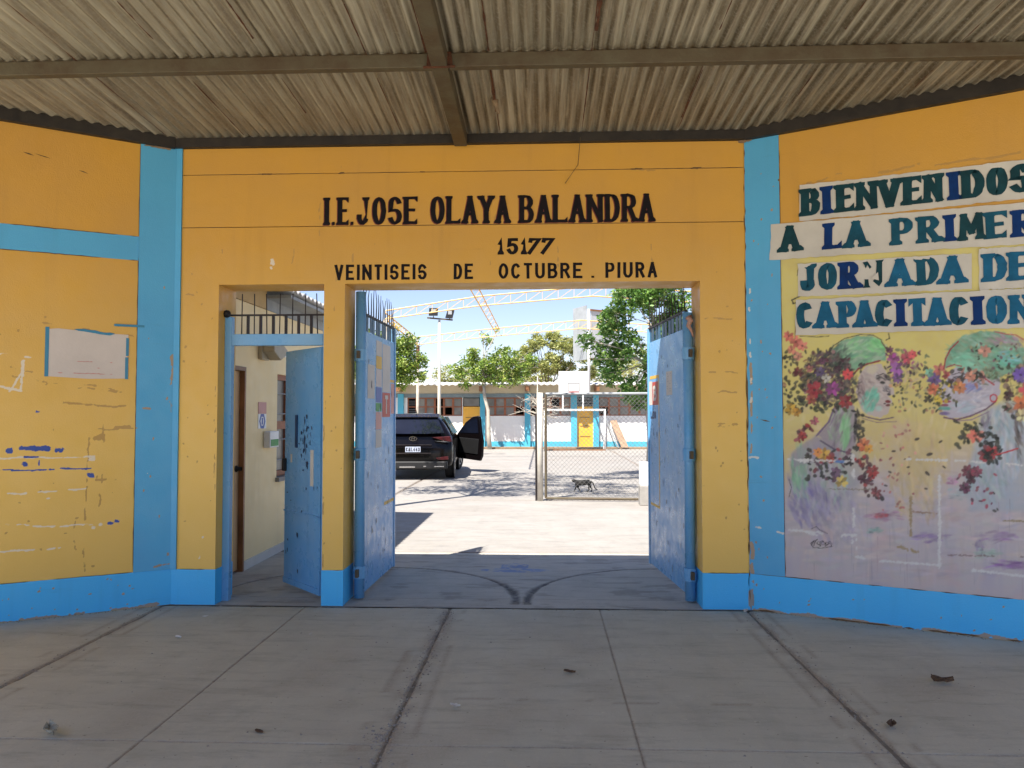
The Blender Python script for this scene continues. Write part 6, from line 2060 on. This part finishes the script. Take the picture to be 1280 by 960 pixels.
def tree(name, label, loc, trunk, limbs, clumps, n, size, lmat, bmat, r0, seed, flat=.5, droop=0, group=None):
    rng = np.random.default_rng(seed)
    t = thing(name, label, "tree", loc, 0, group)
    mb = MB(); mb.tube(trunk, r0, r0 * .55, 9); tr = mb.build("trunk", bmat, t, smooth=True)
    mb = MB()
    for l_ in limbs: mb.tube(l_, r0 * .45, r0 * .10, 6)
    for c in clumps:
        a = Vector(trunk[-1]); b = Vector(c[:3])
        mid = a.lerp(b, .5) + Vector((rng.normal() * .1, rng.normal() * .1, .12))
        mb.tube([a, mid, b], r0 * .32, r0 * .06, 5)
        for k in range(5):
            e = b + Vector((rng.normal() * c[3], rng.normal() * c[4], rng.normal() * c[5])) * .6
            mb.tube([mid.lerp(b, rng.random()), e], r0 * .10, r0 * .03, 4)
    mb.build("limbs", bmat, t, smooth=True)
    V, F = leaves(clumps, n, size, rng, flat, droop)
    me = bpy.data.meshes.new("crown")
    me.from_pydata(V.tolist(), [], F.tolist()); me.update()
    me.materials.append(lmat)
    o = bpy.data.objects.new("crown", me); C.objects.link(o); o.parent = t
    return t


k = .0189
cl = [((a - 678) * k - 2.52, dy, 1.5 + (517 - b) * k, r * k, r * k * 1.1, r * k * .9) for a, b, r, dy in
      ((790, 372, 30, 0), (768, 398, 26, .1), (733, 425, 14, -.2), (775, 432, 34, .1), (752, 450, 14, -.1), (766, 468, 20, 0), (792, 485, 24, 0), (836, 378, 34, .3), (848, 415, 34, .2), (820, 450, 34, .1), (800, 503, 13, -.1), (845, 480, 24, .2), (815, 350, 40, .2), (870, 440, 50, .4))]
tree("leafy_tree", "dense dark green tree beyond the right gate leaf", (2.52, 12.2, 0), [(0, 0, -.05), (.03, 0, .9), (-.03, .02, 1.9), (.1, 0, 2.6)], [], cl, 21000, .115, m_leafdark, m_palebark, .10, 3, .42, .3)
k = .0334
cl = [((a - 678) * k + 2.4, dy * 3, 1.5 + (517 - b) * k, r * k * .82, r * k * .9, r * k * .62) for a, b, r, dy in
      ((605, 455, 26, 0), (585, 452, 20, .1), (575, 468, 14, 0), (640, 455, 26, 0), (628, 440, 16, .2), (655, 462, 18, .1), (600, 470, 22, 0), (625, 474, 20, 0), (607, 425, 10, .1), (621, 412, 4.5, 0), (603, 417, 5, 0), (590, 440, 12, 0), (645, 478, 16, 0), (568, 460, 14, 0), (662, 450, 14, 0), (615, 462, 18, .1), (580, 482, 10, 0))]
tree("slender_tree", "slender feathery green tree in front of the classroom columns", (-2.4, 26.0, .05), [(.17, 0, -.1), (.12, 0, .6), (.10, 0, 1.6), (-.06, 0, 2.2), (-.10, 0, 2.9)], [], cl, 5600, .17, m_leafmid, m_palebark, .10, 5, .36, .25)
k = .0295
cl = [((a - 678) * k + 5.8, dy, 1.5 + (517 - b) * k, r * k, r * k, r * k * .9) for a, b, r, dy in
      ((470, 440, 36, 0), (500, 430, 22, 0), (512, 448, 22, .1), (505, 470, 20, 0), (495, 455, 26, -.1), (523, 470, 12, 0), (490, 412, 10, 0), (515, 425, 10, 0), (460, 465, 30, 0))]
tree("bushy_tree", "bushy bright green tree behind the left gate leaf", (-5.8, 22, 0), [(0, 0, -.05), (.05, 0, 1.0), (0, 0, 2.3)], [], cl, 9000, .15, m_leafmid, m_bark, .12, 6, .4, .2)
# far trees behind the classrooms
for lab, x, y, zc, rx, rz_, n, sd in (("wide pale yellow-green tree behind the classroom roof", .4, 41, 4.6, 3.0, 1.3, 15000, 21), ("hazy pale tree between the pole and the slender tree", -6.0, 47, 3.4, 2.2, 1.5, 6000, 22),
                                      ("low yellow-green tree just over the classroom roof", -2.2, 43, 3.3, 2.8, 1.0, 8000, 23), ("pale tree far left beyond the classrooms", -12.5, 45, 3.6, 3.4, 1.6, 3000, 24), ("pale tree far right behind the leafy tree", 5.6, 42, 4.2, 3.2, 1.5, 4200, 25)):
    rr = random.Random(sd)
    cl = [(rr.uniform(-1, 1) * rx, rr.uniform(-.6, .6) * rx, zc + rr.uniform(-1, 1) * rz_, rx * rr.uniform(.25, .45), rx * .4, rz_ * rr.uniform(.35, .6)) for _ in range(13)]
    if sd == 21:
        q = .0494
        cl = [((a - 686) * q, rr.uniform(-1, 1), 1.5 + (517 - b) * q, r * q, r * q, r * q * .75) for a, b, r in ((655, 440, 14), (670, 430, 15), (690, 424, 17), (708, 432, 16), (660, 458, 17), (685, 452, 20), (705, 458, 18), (638, 466, 15), (722, 445, 14), (645, 450, 10), (672, 418, 8), (625, 470, 12), (735, 462, 14))]
    tree("spreading_tree", lab, (x, y, -.08), [(0, 0, 0), (.1, 0, zc * .35), (-.1, 0, zc * .55)], [], cl, n, .20, m_leafpale, m_bark, .14, sd, .35, .1, "trees behind the classrooms")
# the two high-crowned trees whose dappled shade lies on the yard
for lab, x, y, cl, n, sd in (("high shade tree rising left of the gateway beside the guard room", -3.0, 5.5, [(.6, .3, 5.4, 1.2, 1.0, .5), (1.7, .6, 5.7, 1.1, .9, .45), (.2, 1.4, 5.8, 1.2, 1.0, .5), (1.6, 2.0, 5.5, 1.2, .9, .45), (-.8, .8, 5.6, 1.1, 1.1, .5), (2.7, 1.4, 5.8, .8, .8, .4), (.8, 2.9, 5.9, 1.1, .8, .4), (-.6, 2.6, 5.8, 1.1, .9, .4), (.3, 4.2, 6.0, 1.3, .9, .4), (2.0, 3.6, 5.9, 1.2, .8, .4), (2.6, 0, 5.6, .7, .5, .3)], 8500, 31),
                             ("high shade tree rising right of the chain-link gate", 3.4, 8.6, [(-1.9, .2, 5.5, 1.0, .7, .4), (-1.0, .6, 5.8, 1.1, .8, .5), (0, 0, 5.9, 1.1, 1.0, .5), (-2.8, .5, 5.7, .8, .6, .35), (-3.6, .3, 5.6, .7, .5, .3), (-2.2, 1.4, 5.8, 1.0, .6, .4), (.9, .8, 5.8, 1, 1, .5), (-2.6, 2.0, 6.0, 1.0, .7, .4), (-3.4, 1.4, 5.9, .9, .6, .4)], 7000, 32)):
    tree("shade_tree", lab, (x, y, 0), [(0, 0, -.05), (-.05, 0, 1.8), (.05, .05, 3.6), (.15, .1, 4.5)], [], cl, n, .13, m_leafmid, m_bark, .10, sd, .4, .1)
# bare shrub behind the cream post
ds = thing("bare_shrub", "leafless pale shrub behind the cream gate post", "shrub", (-.20, 24.2, 0))
mb = MB(); mb.tube([(0, 0, -.02), (.02, 0, 1.2), (-.02, 0, 2.0), (0, 0, 3.0)], .05, .02, 7); mb.build("stem", m_palebark, ds, smooth=True)
mb = MB()
rr = random.Random(9)
for i in range(26):
    a = rr.uniform(0, 6.28); z = rr.uniform(1.2, 2.0)
    L = rr.uniform(.5, 1.5)
    p0 = Vector((0, 0, z)); p1 = p0 + Vector((math.cos(a) * L * .5, math.sin(a) * L * .3, L * .18)); p2 = p0 + Vector((math.cos(a) * L, math.sin(a) * L * .6, L * rr.uniform(-.1, .45)))
    mb.tube([p0, p1, p2], .020, .007, 5)
    for j in range(3):
        q_ = p1.lerp(p2, rr.random()); mb.tube([q_, q_ + Vector((rr.uniform(-.35, .35), rr.uniform(-.2, .2), rr.uniform(-.1, .35)))], .009, .004, 4)
mb.build("twigs", m_palebark, ds)


# ================================================================== LITTER AND DRAWN SUN FLECKS ON THE PORCH
def crumple(name, label, cat_, loc, size, mat, seed, n=7, h=.35):
    rr = np.random.default_rng(seed)
    mb = MB(); vs = []
    for j in range(n):
        for i in range(n):
            u, v = i / (n - 1) * 2 - 1, j / (n - 1) * 2 - 1
            w_ = max(.15, 1 - abs(u) ** 2.2)
            vs.append((u * size + rr.normal() * size * .05, v * size * .5 * w_ + rr.normal() * size * .04, .004 + size * h * (abs(v) * .8 + .4 * u * u + rr.random() * .5)))
    fs = [(j * n + i, j * n + i + 1, (j + 1) * n + i + 1, (j + 1) * n + i) for j in range(n - 1) for i in range(n - 1)]
    mb.add(vs, fs)
    o = mb.build(name, mat)
    o.location = loc
    o.rotation_euler = (0, 0, rr.uniform(0, 3))
    return tag(o, label, cat_)


m_greyleaf = M("grey_dry_leaf", (.38, .36, .27, 1), .8, .3, 30)
crumple("fallen_leaf", "curled grey-green dry leaf at the left front of the porch floor", "leaf", (-2.30, -2.42, 0), .065, m_greyleaf, 1, h=.5)
crumple("fallen_leaf", "brown curled leaf on the porch floor below the mural", "leaf", (2.21, -1.57, 0), .055, m_dryleaf, 2, h=.5)
crumple("fallen_leaf", "dark brown leaf at the right front of the porch floor", "leaf", (1.66, -2.18, 0), .042, m_dryleaf, 3, h=.4)
crumple("fallen_leaf", "small brown leaf near the middle of the porch floor", "leaf", (.15, -1.48, 0), .035, m_dryleaf, 4, h=.3)
crumple("fallen_twig", "dark sliver of leaf near the front of the porch floor", "leaf", (-1.34, -2.35, 0), .03, m_dryleaf, 5, h=.15)
crumple("scrap_or_sun_fleck", "small white paper scrap in the front of the porch by the joint", "paper", (-.45, -2.02, 0), .028, m_paper, 6, h=.5)
crumple("scrap_or_sun_fleck", "tiny white flake below the blue pillar between the doorways", "paper", (-1.58, -.78, 0), .02, m_paper, 7, h=.3)
crumple("scrap_or_sun_fleck", "small white piece standing for a sun fleck near the left corner", "paper", (-2.45, -.87, 0), .035, m_whitepl, 8, h=.1)  # this and the next: sun flecks from roof holes, drawn as white pieces
crumple("scrap_or_sun_fleck", "tiny white piece standing for a sun fleck just in front of the left corner", "paper", (-2.50, -.35, 0), .022, m_whitepl, 9, h=.1)
crumple("scrap_or_sun_fleck", "small white scrap at the foot of the right corner", "paper", (1.52, -.10, 0), .03, m_paper, 10, h=.6)
# grit: pebbles gathered in the joints
rr = random.Random(77)
mb = MB()
for i in range(700):
    t = rr.random()
    if t < .45: x, y = rr.gauss(-.72, .035), rr.uniform(-3.2, -.1)
    elif t < .7: x, y = rr.gauss(1.55, .05), rr.uniform(-3.2, -.1)
    elif t < .8: x, y = rr.gauss(-2.98, .04), rr.uniform(-2, -.1)
    elif t < .88: x, y = rr.gauss(-.77, .04), rr.gauss(-2.33, .07)
    else: x, y = rr.uniform(-2.8, 2.4), rr.uniform(-3.2, -.2)
    s = rr.uniform(.003, .009)
    a = rr.uniform(0, 3)
    mb.add([(x + s * math.cos(a + q_) * rr.uniform(.7, 1.2), y + s * math.sin(a + q_) * rr.uniform(.7, 1.2), 0) for q_ in (0, 1.57, 3.14, 4.71)] + [(x, y, s * .8)], [(0, 1, 4), (1, 2, 4), (2, 3, 4), (3, 0, 4)])
for i in range(260):
    t = rr.random()
    if t < .4:
        x, y = rr.uniform(-2.9, 1.5), -.015 - abs(rr.gauss(0, .02))
        if -2.58 < x < -1.73 or -1.56 < x < 1.22: y -= .02
    elif t < .7:
        q_ = rr.uniform(.05, 1.8); p_ = RW.p(q_, 0, .012 + abs(rr.gauss(0, .015))); x, y = p_.x, p_.y
    else:
        q_ = rr.uniform(-1.3, -.05); p_ = LW.p(q_, 0, .012 + abs(rr.gauss(0, .015))); x, y = p_.x, p_.y
    s = rr.uniform(.003, .008)
    a = rr.uniform(0, 3)
    mb.add([(x + s * math.cos(a + q2), y + s * math.sin(a + q2), 0) for q2 in (0, 1.57, 3.14, 4.71)] + [(x, y, s * .8)], [(0, 1, 4), (1, 2, 4), (2, 3, 4), (3, 0, 4)])
g = mb.build("joint_grit", m_pebble)
tag(g, "grit and tiny stones gathered in the porch floor joints", "grit", kind='stuff')
